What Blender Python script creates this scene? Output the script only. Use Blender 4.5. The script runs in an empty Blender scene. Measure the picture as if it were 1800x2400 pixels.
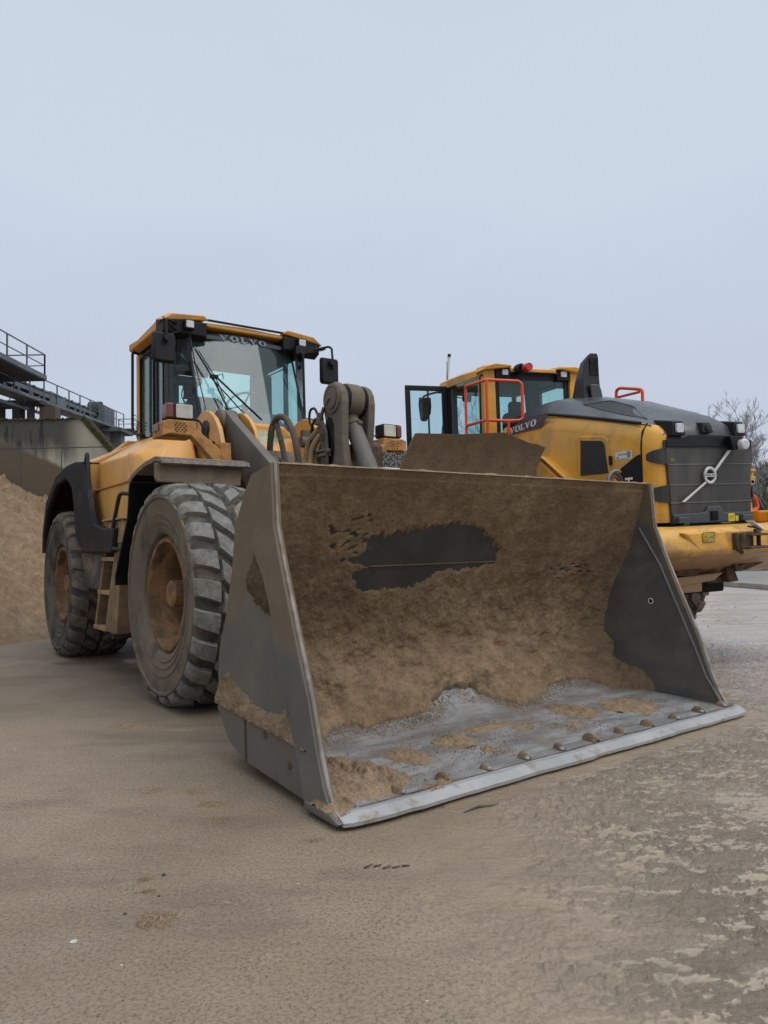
import bpy, bmesh, math, random
from mathutils import Vector, Matrix, noise
R = math.radians
random.seed(7)
scene = bpy.context.scene
col = scene.collection

# ------------------------------------------------------------------ camera
PITCH, ROLL = 0.0475, -0.0202
cam_d = bpy.data.cameras.new('camera')
cam_d.sensor_fit = 'VERTICAL'; cam_d.sensor_height = 24.0; cam_d.sensor_width = 18.0
cam_d.lens = 16.9
cam_d.clip_start = 0.05; cam_d.clip_end = 3000
cam = bpy.data.objects.new('camera', cam_d); col.objects.link(cam)
F = Vector((0, math.cos(PITCH), math.sin(PITCH))); U = Vector((0, -math.sin(PITCH), math.cos(PITCH))); X = Vector((1, 0, 0))
X2 = X*math.cos(ROLL)+U*math.sin(ROLL); U2 = U*math.cos(ROLL)-X*math.sin(ROLL)
m3 = Matrix((X2, U2, -F)).transposed()
cam.matrix_world = Matrix.Translation((0, 0, 1.2)) @ m3.to_4x4()
scene.camera = cam

# ------------------------------------------------------------------ world
SUN_EL, SUN_AZ = R(52), R(125)
w = bpy.data.worlds.new('World'); scene.world = w; w.use_nodes = True
nt = w.node_tree; nt.nodes.clear()
def N(tree, t, **k):
    n = tree.nodes.new(t)
    for a, b in k.items(): setattr(n, a, b)
    return n
out = N(nt, 'ShaderNodeOutputWorld'); bg = N(nt, 'ShaderNodeBackground')
sky = N(nt, 'ShaderNodeTexSky', sky_type='NISHITA', sun_disc=False)
sky.sun_elevation = SUN_EL; sky.sun_rotation = SUN_AZ; sky.dust_density = 4; sky.air_density = 1.0
sc_ = N(nt, 'ShaderNodeMix', data_type='RGBA', blend_type='MULTIPLY'); sc_.inputs[0].default_value = 1
sc_.inputs[7].default_value = (0.1, 0.1, 0.1, 1)
nt.links.new(sky.outputs[0], sc_.inputs[6])
tc = N(nt, 'ShaderNodeTexCoord'); sep = N(nt, 'ShaderNodeSeparateXYZ'); nt.links.new(tc.outputs['Generated'], sep.inputs[0])
mp = N(nt, 'ShaderNodeMapping'); mp.inputs['Scale'].default_value = (1.0, 1.0, 3.0); nt.links.new(tc.outputs['Generated'], mp.inputs[0])
cn = N(nt, 'ShaderNodeTexNoise'); cn.inputs['Scale'].default_value = 1.9; cn.inputs['Detail'].default_value = 4; cn.inputs['Roughness'].default_value = .45
nt.links.new(mp.outputs[0], cn.inputs['Vector'])
zz = N(nt, 'ShaderNodeMath', operation='MULTIPLY_ADD'); zz.inputs[1].default_value = .42; nt.links.new(cn.outputs[0], zz.inputs[0]); nt.links.new(sep.outputs[2], zz.inputs[2])
rp = N(nt, 'ShaderNodeValToRGB'); nt.links.new(zz.outputs[0], rp.inputs[0])
el = rp.color_ramp.elements
el[0].position = 0.0; el[0].color = (.64, .71, .79, 1)
el[1].position = 1.0; el[1].color = (.62, .70, .79, 1)
for p, c in ((.20, (.655, .705, .795)), (.40, (.575, .635, .76)), (.54, (.61, .69, .805)), (.64, (.645, .73, .835)), (.80, (.64, .73, .825))):
    e = el.new(p); e.color = (*c, 1)
mx = N(nt, 'ShaderNodeMix', data_type='RGBA'); mx.inputs[0].default_value = .90
nt.links.new(sc_.outputs[2], mx.inputs[6]); nt.links.new(rp.outputs[0], mx.inputs[7])
# an overcast sky is brightest overhead
zr = N(nt, 'ShaderNodeMapRange', interpolation_type='SMOOTHSTEP'); zr.inputs[1].default_value = .66; zr.inputs[2].default_value = 1.0; zr.inputs[3].default_value = 1.0; zr.inputs[4].default_value = 2.5
nt.links.new(sep.outputs[2], zr.inputs[0]); nt.links.new(zr.outputs[0], bg.inputs[1])
nt.links.new(mx.outputs[2], bg.inputs[0])
nt.links.new(bg.outputs[0], out.inputs[0])

# ------------------------------------------------------------------ sun (veiled by cloud)
sd = bpy.data.lights.new('sun', 'SUN'); sd.energy = 1.2; sd.angle = R(40); sd.color = (1, .97, .92)
so = bpy.data.objects.new('sun', sd); col.objects.link(so)
dv = Vector((math.sin(SUN_AZ)*math.cos(SUN_EL), math.cos(SUN_AZ)*math.cos(SUN_EL), math.sin(SUN_EL)))
so.rotation_euler = dv.to_track_quat('Z', 'Y').to_euler(); so.location = (0, 0, 30)
scene.view_settings.view_transform = 'Standard'; scene.view_settings.look = 'None'
scene.view_settings.exposure = 0.0; scene.view_settings.gamma = 1.0
scene.cycles.max_bounces = 8; scene.cycles.transparent_max_bounces = 16

# ------------------------------------------------------------------ materials
def newmat(name):
    m = bpy.data.materials.new(name); m.use_nodes = True; m.node_tree.nodes.clear()
    t = m.node_tree; o = N(t, 'ShaderNodeOutputMaterial'); b = N(t, 'ShaderNodeBsdfPrincipled')
    t.links.new(b.outputs[0], o.inputs[0])
    return m, t, b, o
def coord(t, scale=(1, 1, 1), kind='Object'):
    c = N(t, 'ShaderNodeTexCoord'); mp = N(t, 'ShaderNodeMapping'); mp.inputs['Scale'].default_value = scale
    t.links.new(c.outputs[kind], mp.inputs[0]); return mp.outputs[0]
def noise_n(t, vec, scale, detail=5, rough=.55, dist=0):
    n = N(t, 'ShaderNodeTexNoise'); n.inputs['Scale'].default_value = scale; n.inputs['Detail'].default_value = detail
    n.inputs['Roughness'].default_value = rough; n.inputs['Distortion'].default_value = dist
    t.links.new(vec, n.inputs['Vector']); return n.outputs[0]
def ramp(t, fac, lo, hi, a=0., b=1.):
    r = N(t, 'ShaderNodeMapRange', interpolation_type='SMOOTHSTEP'); r.inputs[1].default_value = lo; r.inputs[2].default_value = hi
    r.inputs[3].default_value = a; r.inputs[4].default_value = b; t.links.new(fac, r.inputs[0]); return r.outputs[0]
def mixc(t, fac, a, b, mode='MIX'):
    m = N(t, 'ShaderNodeMix', data_type='RGBA', blend_type=mode)
    for s, v in ((0, fac), (6, a), (7, b)):
        if isinstance(v, bpy.types.NodeSocket): t.links.new(v, m.inputs[s])
        elif s == 0: m.inputs[0].default_value = v
        else: m.inputs[s].default_value = (*v, 1)
    return m.outputs[2]
def math_n(t, op, a, b=None, c=None):
    m = N(t, 'ShaderNodeMath', operation=op)
    for i, v in enumerate((a, b, c)):
        if v is None: continue
        if isinstance(v, bpy.types.NodeSocket): t.links.new(v, m.inputs[i])
        else: m.inputs[i].default_value = v
    return m.outputs[0]
def bump(t, b, h, strength=.3, dist=.01, prev=None):
    n = N(t, 'ShaderNodeBump')
    if isinstance(strength, bpy.types.NodeSocket): t.links.new(strength, n.inputs['Strength'])
    else: n.inputs['Strength'].default_value = strength
    n.inputs['Distance'].default_value = dist
    t.links.new(h, n.inputs['Height'])
    if prev is not None: t.links.new(prev, n.inputs['Normal'])
    t.links.new(n.outputs[0], b.inputs['Normal']); return n.outputs[0]

def pm(name, a, bcol=None, rough=.5, metal=0., nscale=3., th=(.45, .6), amount=1., rough2=None, stretch=(1, 1, 1), bscale=None, bstr=.3, bdist=.01,
       third=None, tscale=12., tth=(.6, .68), spec=None, low=None, lowcol=None):
    """painted / dusty / worn surface: two colours broken up by noise, optional third colour specks, fine bump"""
    m, t, b, o = newmat(name)
    v = coord(t, stretch)
    c = None
    v1 = noise_n(t, v, nscale*.35, 3)
    base = mixc(t, ramp(t, v1, .3, .7), tuple(x*.88 for x in a), tuple(min(1, x*1.08) for x in a))
    f = None
    if bcol:
        f = ramp(t, noise_n(t, v, nscale, 8, .62), *th, 0, amount)
        base = mixc(t, f, base, bcol)
    if low is not None:    # dust that has settled / splashed up to a certain height of the thing
        s = N(t, 'ShaderNodeSeparateXYZ'); c2 = N(t, 'ShaderNodeTexCoord'); t.links.new(c2.outputs['Object'], s.inputs[0])
        h = math_n(t, 'MULTIPLY_ADD', noise_n(t, v, nscale*2, 6, .6), .5, s.outputs[2])
        base = mixc(t, ramp(t, h, low[0], low[1], 1, 0), base, lowcol)
    if third:
        base = mixc(t, ramp(t, noise_n(t, v, tscale, 6, .7), *tth), base, third)
    t.links.new(base, b.inputs['Base Color'])
    if rough2 is not None and f is not None:
        t.links.new(math_n(t, 'MULTIPLY_ADD', f, (rough2-rough), rough), b.inputs['Roughness'])
    else:
        t.links.new(ramp(t, noise_n(t, v, nscale*3, 4), .3, .7, max(0, rough-.07), min(1, rough+.07)), b.inputs['Roughness'])
    b.inputs['Metallic'].default_value = metal
    b.inputs['Specular IOR Level'].default_value = spec if spec is not None else (.5 if rough < .5 else .3 if rough < .6 else .12)
    if bscale:
        bump(t, b, noise_n(t, coord(t), bscale, 6, .65), bstr, bdist)
    return m

DUST = (.20, .145, .095)
M = {}
M['yel_old'] = pm('aged yellow paint', (.68, .33, .065), (.40, .225, .10), .36, 0, 3.2, (.46, .70), .65, .65, stretch=(1, 1, .45), bscale=40, bstr=.05, third=(.28, .15, .06), tscale=30, tth=(.70, .78), low=(1.3, 2.1), lowcol=(.50, .27, .10))
M['yel_rust'] = pm('dusty yellow paint', (.48, .245, .085), (.27, .13, .06), .7, 0, 9, (.42, .62), .8, .85, bscale=90, bstr=.2, third=(.17, .07, .035), tscale=22, tth=(.6, .7))
M['yel_new'] = pm('clean yellow paint', (.78, .37, .035), (.55, .29, .06), .22, 0, 2.0, bscale=None)
M['yel_mud'] = pm('yellow paint with mud splash', (.70, .36, .05), (.36, .21, .09), .36, 0, 6, (.48, .62), .85, .8, bscale=60, bstr=.25, third=(.13, .08, .045), tscale=14, tth=(.64, .70), low=(1.32, 1.55), lowcol=(.34, .20, .095))
M['grey_arm'] = pm('grey paint dusted', (.125, .115, .10), (.21, .165, .12), .55, 0, 5, (.45, .65), .6, .8, bscale=70, bstr=.12)
M['arm_dust'] = pm('dusty grey brown steel', (.17, .135, .10), (.115, .095, .075), .75, 0, 6, (.4, .65), .8, .85, bscale=80, bstr=.3, third=(.09, .045, .025), tscale=9, tth=(.62, .72))
M['black'] = pm('black plastic', (.008, .008, .0095), (.02, .019, .018), .52, 0, 6, (.5, .7), .5, .7, bscale=120, bstr=.08)
M['black_dirty'] = pm('dusty black rubber', (.020, .020, .021), (.10, .082, .062), .62, 0, 4, (.50, .72), .6, .85, bscale=60, bstr=.2, low=(.9, 1.7), lowcol=(.085, .072, .056))
M['dark'] = pm('dark interior steel', (.015, .014, .013), (.05, .04, .03), .75, 0, 5, (.45, .7), .6)
M['fender_top'] = pm('sandy fender top', (.17, .155, .14), (.27, .20, .15), .85, 0, 22, (.42, .6), .9, .9, bscale=150, bstr=.5, third=(.06, .055, .05), tscale=60, tth=(.55, .65))
M['flap'] = pm('mud caked panel', (.24, .18, .125), (.15, .115, .085), .85, 0, 7, (.42, .62), .8, .9, bscale=90, bstr=.3)
M['tank'] = pm('muddy grey box', (.085, .075, .062), (.22, .17, .115), .75, 0, 4, (.42, .68), .8, .85, bscale=60, bstr=.2)
M['side_rubber'] = pm('tyre sidewall caked brown', (.165, .130, .092), (.065, .060, .054), .85, 0, 4.5, (.46, .68), .8, .8, bscale=45, bstr=.25, third=(.24, .185, .13), tscale=14, tth=(.62, .7))
M['side_old'] = pm('rear tyre sidewall dusty', (.125, .108, .085), (.045, .044, .043), .85, 0, 3.5, (.42, .62), .85, .8, bscale=45, bstr=.25, third=(.20, .165, .125), tscale=14, tth=(.6, .7))
M['lug'] = pm('tread rubber grey dust', (.155, .146, .128), (.26, .245, .215), .8, 0, 20, (.30, .70), .9, .92, bscale=55, bstr=.6, bdist=.012, third=(.05, .048, .045), tscale=24, tth=(.60, .78))
M['groove'] = pm('dark tread groove', (.07, .062, .052), (.15, .125, .098), .9, 0, 8, (.45, .65), .8, .95, bscale=40, bstr=.6)
M['lug_mud'] = pm('tread rubber with mud', (.17, .135, .105), (.09, .075, .06), .85, 0, 8, (.4, .6), .8, .9, bscale=55, bstr=.4)
M['rim'] = pm('rim caked with mud', (.26, .145, .07), (.13, .085, .052), .85, 0, 7, (.40, .60), .9, .9, bscale=40, bstr=.7, bdist=.015, third=(.10, .06, .035), tscale=10, tth=(.6, .7))
M['hub'] = pm('hub dusty yellow', (.36, .24, .13), (.22, .15, .09), .8, 0, 9, (.45, .6), .7, .9)
M['steel_b'] = pm('bucket steel grey', (.098, .088, .078), (.15, .12, .092), .48, .0, 2.5, (.42, .72), .55, .7, bscale=25, bstr=.08, third=(.06, .054, .05), tscale=5, tth=(.55, .75), spec=.7)
m, t, b, o = newmat('bucket side steel with clay film'); v = coord(t); c = N(t, 'ShaderNodeTexCoord'); s = N(t, 'ShaderNodeSeparateXYZ'); t.links.new(c.outputs['Object'], s.inputs[0])
base = mixc(t, ramp(t, noise_n(t, v, 2.2, 8, .65), .38, .68), (.105, .098, .088), (.150, .134, .112))
base = mixc(t, ramp(t, noise_n(t, coord(t, (1, 1, .35)), 5, 7, .7), .55, .72, 0, .6), base, (.06, .056, .052))
base = mixc(t, ramp(t, noise_n(t, v, 40, 5, .8), .56, .70, 0, .6), base, (.20, .15, .10))
ln = math_n(t, 'MULTIPLY_ADD', noise_n(t, v, 3.2, 6, .6), .22, s.outputs[2])
ln = math_n(t, 'ADD', ln, math_n(t, 'MULTIPLY', math_n(t, 'ABSOLUTE', math_n(t, 'ADD', s.outputs[0], -2.03)), .45))
fl = ramp(t, ln, 1.01, 1.10)
base = mixc(t, math_n(t, 'MULTIPLY', fl, .93), base, mixc(t, noise_n(t, v, 7, 7, .65), (.115, .083, .050), (.205, .155, .10)))
base = mixc(t, ramp(t, noise_n(t, coord(t, (1, 1, 14)), 3.5, 8, .8), .60, .66, 0, .35), base, (.24, .22, .19)); base = mixc(t, ramp(t, noise_n(t, coord(t, (16, 1, 1)), 2.5, 8, .8), .62, .67, 0, .3), base, (.035, .03, .027))
t.links.new(base, b.inputs['Base Color']); t.links.new(math_n(t, 'MULTIPLY_ADD', fl, .38, .40), b.inputs['Roughness']); b.inputs['Specular IOR Level'].default_value = .35
bump(t, b, math_n(t, 'ADD', math_n(t, 'MULTIPLY', fl, .5), math_n(t, 'MULTIPLY', noise_n(t, v, 60, 6, .7), .5)), .35, .006); M['steel_side'] = m
M['shell'] = pm('dark bare shell steel', (.040, .037, .035), (.065, .058, .05), .6, 0, 5, (.42, .68), .7, .7, bscale=150, bstr=.2, third=(.09, .075, .06), tscale=45, tth=(.60, .72), spec=.3)
M['steel_in'] = pm('bucket worn inner steel', (.115, .107, .098), (.165, .147, .124), .40, .1, 3.0, (.42, .68), .8, .55, stretch=(1, 1, 1.6), bscale=220, bstr=.15, third=(.10, .085, .068), tscale=60, tth=(.64, .74))
M['glassframe'] = pm('cab frame grey', (.025, .027, .029), None, .55)
M['cab_in'] = pm('cab liner grey', (.085, .095, .105), None, .7)
M['seat'] = pm('seat cloth', (.03, .032, .035), None, .8)
M['orange'] = pm('orange rail paint', (.72, .085, .025), (.55, .12, .05), .45, 0, 9, (.5, .7), .4)
M['orange_lens'] = pm('indicator lens', (.17, .045, .025), None, .3)
M['red_lens'] = pm('beacon lens', (.50, .035, .025), None, .25)
M['lamp_lens'] = pm('headlamp glass', (.52, .50, .43), (.34, .31, .24), .22, 0, 12, (.45, .65), .6)
M['lamp_white'] = pm('work lamp glass', (.62, .64, .66), (.40, .42, .45), .2, 0, 40, (.45, .6), .6)
M['hood_grey'] = pm('dark grey hood', (.060, .060, .066), None, .32, 0, 3, bscale=300, bstr=.04)
M['white'] = pm('white decal', (.72, .72, .70), None, .5)
M['cream'] = pm('etched lettering', (.20, .25, .265), None, .6)
M['yel_label'] = pm('yellow warning label', (.78, .60, .03), None, .5)
M['label_blue'] = pm('label blue', (.02, .07, .16), None, .5)
M['chrome'] = pm('silver trim', (.62, .61, .58), (.42, .40, .36), .35, .3, 8, (.5, .7), .5)
M['rust'] = pm('rusty steel', (.085, .060, .042), (.15, .10, .065), .75, .1, 14, (.42, .62), .8, .85, bscale=60, bstr=.5)
M['galv'] = pm('galvanised steel', (.13, .148, .16), (.08, .09, .098), .5, .2, 2, (.4, .7), .6)
M['galv_d'] = pm('grimy conveyor steel', (.05, .055, .058), (.08, .068, .055), .7, 0, 1.5, (.4, .7), .6)
M['belt'] = pm('conveyor belt rubber', (.02, .02, .02), None, .8)
M['brownpanel'] = pm('brown rusty panel', (.13, .085, .06), (.09, .08, .075), .8, 0, 2, (.4, .6), .8)
M['hose'] = pm('dusty hose', (.11, .092, .07), (.04, .036, .03), .7, 0, 12, (.5, .68), .8)
M['kerb'] = pm('concrete kerb', (.34, .31, .27), (.20, .18, .16), .8, 0, 3, (.4, .7), .7, bscale=30, bstr=.3)
M['moss'] = pm('moss', (.055, .050, .018), (.03, .03, .014), .95, 0, 8, (.4, .6), .8, bscale=30, bstr=1, bdist=.03)
M['bark'] = pm('bark', (.10, .085, .07), (.16, .14, .12), .9, 0, 4, (.4, .6), .7)
M['twig'] = pm('twigs', (.28, .26, .25), None, .9)  # colour lightened to paint distance haze onto the branches
M['scrub'] = pm('winter scrub', (.085, .068, .05), (.05, .058, .035), .95, 0, .35, (.42, .6), .8)
M['scrub_g'] = pm('green undergrowth', (.045, .065, .028), None, .95)
M['hillmat'] = pm('hillside earth', (.075, .060, .042), (.05, .06, .03), .95, 0, .2, (.4, .6), .8, bscale=1.5, bstr=1, bdist=.4)
M['trailer'] = pm('trailer grey', (.012, .013, .013), None, .6)
M['pebble'] = pm('pebble', (.06, .052, .045), (.12, .10, .08), .7, 0, 10, (.4, .6), .7)
M['pale'] = pm('pale chip', (.55, .50, .42), (.35, .31, .25), .7, 0, 30, (.45, .6), .7)

def glass(name, tint, refl=.9, r=.03, film=0.0, filmcol=(.3, .36, .38)):
    m = bpy.data.materials.new(name); m.use_nodes = True; t = m.node_tree; t.nodes.clear()
    o = N(t, 'ShaderNodeOutputMaterial'); tr = N(t, 'ShaderNodeBsdfTransparent'); tr.inputs[0].default_value = (*tint, 1)
    gl = N(t, 'ShaderNodeBsdfGlossy'); gl.inputs['Roughness'].default_value = r; gl.inputs[0].default_value = (refl, refl, refl, 1)
    fr = N(t, 'ShaderNodeFresnel'); gm_ = N(t, 'ShaderNodeNewGeometry'); t.links.new(math_n(t, 'MULTIPLY_ADD', gm_.outputs['Backfacing'], 1/1.45-1.45, 1.45), fr.inputs[0])
    mx = N(t, 'ShaderNodeMixShader'); t.links.new(fr.outputs[0], mx.inputs[0]); t.links.new(tr.outputs[0], mx.inputs[1]); t.links.new(gl.outputs[0], mx.inputs[2])
    df = N(t, 'ShaderNodeBsdfDiffuse'); df.inputs[0].default_value = (*filmcol, 1)
    m2 = N(t, 'ShaderNodeMixShader')
    f = noise_n(t, coord(t, (1, 1, 1)), 3, 6, .6)
    t.links.new(ramp(t, f, .3, .75, film*.5, film*1.5), m2.inputs[0]); t.links.new(mx.outputs[0], m2.inputs[1]); t.links.new(df.outputs[0], m2.inputs[2])
    t.links.new(m2.outputs[0], o.inputs[0]); return m
M['glass'] = glass('teal tinted glass', (.82, .955, .94), film=.02)
M['glass_ws'] = glass('windscreen glass dusty', (.80, .92, .92), film=.045)
M['glass_d'] = glass('door glass', (.80, .93, .94), film=.02)

# sand that cakes the bucket, with grain and tone variation
def sandmat(name, ca, cb, cc, b1=120, b2=14, rough=.9):
    m, t, b, o = newmat(name); v = coord(t)
    a = ramp(t, noise_n(t, v, 1.8, 6, .6), .35, .65); c = ramp(t, noise_n(t, v, 9, 8, .7), .38, .66)
    base = mixc(t, a, ca, cb); base = mixc(t, math_n(t, 'MULTIPLY', c, .6), base, cc)
    g = noise_n(t, v, 130, 4, .85)
    base = mixc(t, ramp(t, g, .34, .58, .55, 0), base, (.04, .027, .016)); base = mixc(t, ramp(t, noise_n(t, v, 95, 4, .85), .52, .68, 0, .5), base, tuple(min(1, x*1.9) for x in ca))
    t.links.new(base, b.inputs['Base Color']); b.inputs['Roughness'].default_value = rough; b.inputs['Specular IOR Level'].default_value = .25
    n1 = bump(t, b, noise_n(t, v, b2, 9, .75), .45, .014)
    bump(t, b, noise_n(t, v, b1, 6, .8), .9, .006, n1)
    b.inputs['Specular IOR Level'].default_value = .1
    return m
M['sand'] = sandmat_z = None
def sandmat_low(m, z0, z1, k):
    t = m.node_tree; b = [n for n in t.nodes if n.type == 'BSDF_PRINCIPLED'][0]; l = b.inputs['Base Color'].links[0]; src = l.from_socket
    c = N(t, 'ShaderNodeTexCoord'); s = N(t, 'ShaderNodeSeparateXYZ'); t.links.new(c.outputs['Object'], s.inputs[0])
    h = math_n(t, 'MULTIPLY_ADD', noise_n(t, coord(t), 2.5, 6, .6), .5, s.outputs[2])
    f = ramp(t, h, z0, z1, 1, 0)
    t.links.new(mixc(t, f, src, mixc(t, 1.0, src, k, 'MULTIPLY')), b.inputs['Base Color']); return m
M['sand'] = sandmat('damp caked sand', (.19, .126, .072), (.285, .198, .118), (.105, .070, .040))
sandmat_low(M['sand'], .55, 1.15, (1.27, 1.30, 1.36))  # caked sand gets lighter towards the bottom
M['sand_top'] = M['sand_film'] = sandmat('brown clay film', (.165, .115, .066), (.20, .142, .084), (.12, .082, .046), b1=160, b2=40)
M['sand_light'] = sandmat('loose damp sand', (.31, .215, .135), (.37, .265, .175), (.19, .13, .08))
M['pile'] = sandmat('stockpile sand', (.30, .21, .130), (.23, .158, .098), (.13, .09, .056), b1=30, b2=4)

# floor of the bucket: scraped shiny steel
m, t, b, o = newmat('scraped bucket floor'); v = coord(t, (2.2, .8, 1))
f = ramp(t, noise_n(t, v, 3.0, 7, .7, .3), .36, .66)
base = mixc(t, f, (.20, .198, .195), (.38, .38, .385))
v2 = coord(t); base = mixc(t, ramp(t, noise_n(t, v2, 5, 9, .8), .47, .64, 0, .85), base, (.24, .185, .13)); base = mixc(t, ramp(t, noise_n(t, coord(t, (1, 12, 1)), 3, 8, .8), .58, .66, 0, .5), base, (.07, .068, .068))
t.links.new(base, b.inputs['Base Color']); b.inputs['Metallic'].default_value = .2
t.links.new(ramp(t, noise_n(t, v, 6, 5), .3, .7, .26, .48), b.inputs['Roughness'])
bump(t, b, noise_n(t, v, 9, 6, .6), .12, .006); M['floor_steel'] = m
# polished cutting edge
m, t, b, o = newmat('polished cutting edge'); v = coord(t, (3, .5, 1))
base = mixc(t, ramp(t, noise_n(t, v, 5, 7, .65), .4, .65), (.20, .203, .208), (.36, .365, .37))
base = mixc(t, ramp(t, noise_n(t, coord(t), 9, 8, .75), .50, .62, 0, .85), base, (.27, .21, .15))
t.links.new(base, b.inputs['Base Color']); b.inputs['Metallic'].default_value = .2; b.inputs['Roughness'].default_value = .42
bump(t, b, noise_n(t, coord(t), 60, 6, .6), .15, .005); M['edge_steel'] = m
M['lip_steel'] = pm('bright worn lip', (.36, .355, .34), (.25, .20, .155), .45, .2, 9, (.52, .66), .8, .7, bscale=60, bstr=.3)

# grille mesh with fine horizontal louvres
m, t, b, o = newmat('radiator grille mesh'); v = coord(t)
wv = N(t, 'ShaderNodeTexWave', wave_type='BANDS', bands_direction='Z'); wv.inputs['Scale'].default_value = 22; t.links.new(v, wv.inputs['Vector'])
base = mixc(t, wv.outputs[1], (.026, .026, .025), (.040, .039, .037))
base = mixc(t, ramp(t, noise_n(t, coord(t, (3, 3, .6)), 2.2, 5), .42, .7, 0, .45), base, (.105, .092, .070))
t.links.new(base, b.inputs['Base Color']); b.inputs['Roughness'].default_value = .5
bump(t, b, wv.outputs[1], .25, .003); M['grille'] = m
m, t, b, o = newmat('fine vent mesh'); v = coord(t)
wv = N(t, 'ShaderNodeTexVoronoi'); wv.inputs['Scale'].default_value = 90; t.links.new(v, wv.inputs['Vector'])
t.links.new(mixc(t, ramp(t, wv.outputs[0], .2, .6), (.004, .004, .004), (.028, .028, .028)), b.inputs['Base Color']); b.inputs['Roughness'].default_value = .6; M['vent'] = m

# weathered concrete wall
m, t, b, o = newmat('weathered concrete'); c = N(t, 'ShaderNodeTexCoord'); s = N(t, 'ShaderNodeSeparateXYZ'); t.links.new(c.outputs['Object'], s.inputs[0])
vs = coord(t, (1.6, 1.6, .22)); st = ramp(t, noise_n(t, vs, 1.9, 8, .62), .36, .60)
hz = math_n(t, 'MULTIPLY_ADD', noise_n(t, vs, 2.6, 6, .6), 1.6, s.outputs[2])
topf = ramp(t, hz, 4.2, 5.2)
dk = math_n(t, 'MULTIPLY', st, math_n(t, 'MULTIPLY_ADD', topf, .8, .2))
dk = math_n(t, 'MAXIMUM', dk, math_n(t, 'MULTIPLY', topf, .90))
rx = ramp(t, s.outputs[0], -9.0, -8.2, 1, .30); dk = math_n(t, 'MULTIPLY', dk, rx)
base = mixc(t, ramp(t, noise_n(t, coord(t), 1.2, 6), .35, .65), (.46, .42, .31), (.37, .35, .28))
base = mixc(t, dk, base, (.040, .040, .039))
sl = math_n(t, 'MULTIPLY_ADD', s.outputs[0], .44, s.outputs[2])      # old stockpile line on the wall
sl = math_n(t, 'MULTIPLY_ADD', noise_n(t, coord(t), .9, 5), .35, sl)
base = mixc(t, ramp(t, sl, -.26, -.12, 1, 0), base, (.125, .098, .070))
t.links.new(base, b.inputs['Base Color']); b.inputs['Roughness'].default_value = .85; b.inputs['Specular IOR Level'].default_value = .15
bump(t, b, noise_n(t, coord(t), 8, 8, .7), .4, .03); M['concrete'] = m

# wet muddy yard
m, t, b, o = newmat('wet muddy yard'); c = N(t, 'ShaderNodeTexCoord'); s = N(t, 'ShaderNodeSeparateXYZ'); t.links.new(c.outputs['Object'], s.inputs[0])
P0 = c.outputs['Object']
def nz(scale, det=6, rg=.6, d=0, sc=(1, 1, 1)): return noise_n(t, coord(t, sc), scale, det, rg, d)
xy = math_n(t, 'MULTIPLY_ADD', s.outputs[1], .10, s.outputs[0])        # the muddy side of the yard lies to the right
wet = ramp(t, math_n(t, 'MULTIPLY_ADD', nz(.55, 5, .6), 2.2, xy), 1.25, 2.5)
farw = ramp(t, math_n(t, 'MULTIPLY_ADD', nz(.35, 5), 2.0, math_n(t, 'MULTIPLY_ADD', s.outputs[1], .35, s.outputs[0])), 5.2, 7.0)
big = ramp(t, nz(.7, 6), .35, .65)
dry = mixc(t, big, (.240, .178, .122), (.315, .240, .168))
dry = mixc(t, ramp(t, nz(1.6, 8, .7), .52, .70, 0, .5), dry, (.28, .225, .17))
dry = mixc(t, ramp(t, nz(.9, 7, .7, 0, (.5, 1.6, 1)), .48, .64, 0, .55), dry, (.15, .115, .082))
dry = mixc(t, ramp(t, math_n(t, 'MULTIPLY_ADD', nz(1.2, 6), 2.2, s.outputs[1]), 5.4, 7.4, 0, .45), dry, (.15, .115, .085))
dry = mixc(t, ramp(t, nz(4.5, 8, .75, .4), .60, .72, 0, .55), dry, (.42, .35, .27))
gra = nz(170, 3, .85)
dry = mixc(t, ramp(t, nz(75, 4, .85), .36, .56, .60, 0), dry, (.07, .055, .042))
dry = mixc(t, ramp(t, nz(60, 4, .85), .58, .72, 0, .22), dry, (.46, .38, .30))
vo = N(t, 'ShaderNodeTexVoronoi'); vo.inputs['Scale'].default_value = 70; t.links.new(P0, vo.inputs['Vector'])
dry = mixc(t, math_n(t, 'MULTIPLY', ramp(t, vo.outputs[0], .05, .30, .9, 0), ramp(t, nz(9, 5), .42, .6)), dry, (.05, .04, .032))
dry = mixc(t, ramp(t, nz(38, 4, .8), .60, .70, 0, .5), dry, (.36, .30, .23))
lumpn = nz(30, 9, .74, .2, (1, 1.5, 1))
ridge = nz(5.0, 9, .66, .5, (.8, 2.0, 1))
rip = nz(16, 8, .68, .6, (.7, 2.4, 1))
mud = mixc(t, ramp(t, ridge, .36, .64), (.38, .285, .19), (.32, .245, .17))
stony = ramp(t, nz(2.6, 7, .72, .3), .44, .60)
mud = mixc(t, math_n(t, 'MULTIPLY', ramp(t, lumpn, .38, .60, .8, 0), math_n(t, 'MULTIPLY', stony, .30)), mud, (.20, .155, .108))
pale = ramp(t, math_n(t, 'MULTIPLY_ADD', nz(.8, 6, .65), 1.6, s.outputs[0]), 1.0, 2.1)
mud = mixc(t, math_n(t, 'MULTIPLY', pale, ramp(t, ridge, .34, .68, .25, .05)), mud, (.42, .335, .255))
crest = ramp(t, s.outputs[2], .006, .014)
mud = mixc(t, math_n(t, 'MULTIPLY', crest, .15), mud, (.31, .235, .158))
mud = mixc(t, math_n(t, 'MULTIPLY', farw, ramp(t, nz(.9, 7, .7, .3, (.6, 1.8, 1)), .40, .58, .25, .85)), mud, (.50, .445, .40))  # far mud coloured paler, sky reflection painted into it
colr = mixc(t, wet, dry, mud)
t.links.new(colr, b.inputs['Base Color'])
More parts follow.
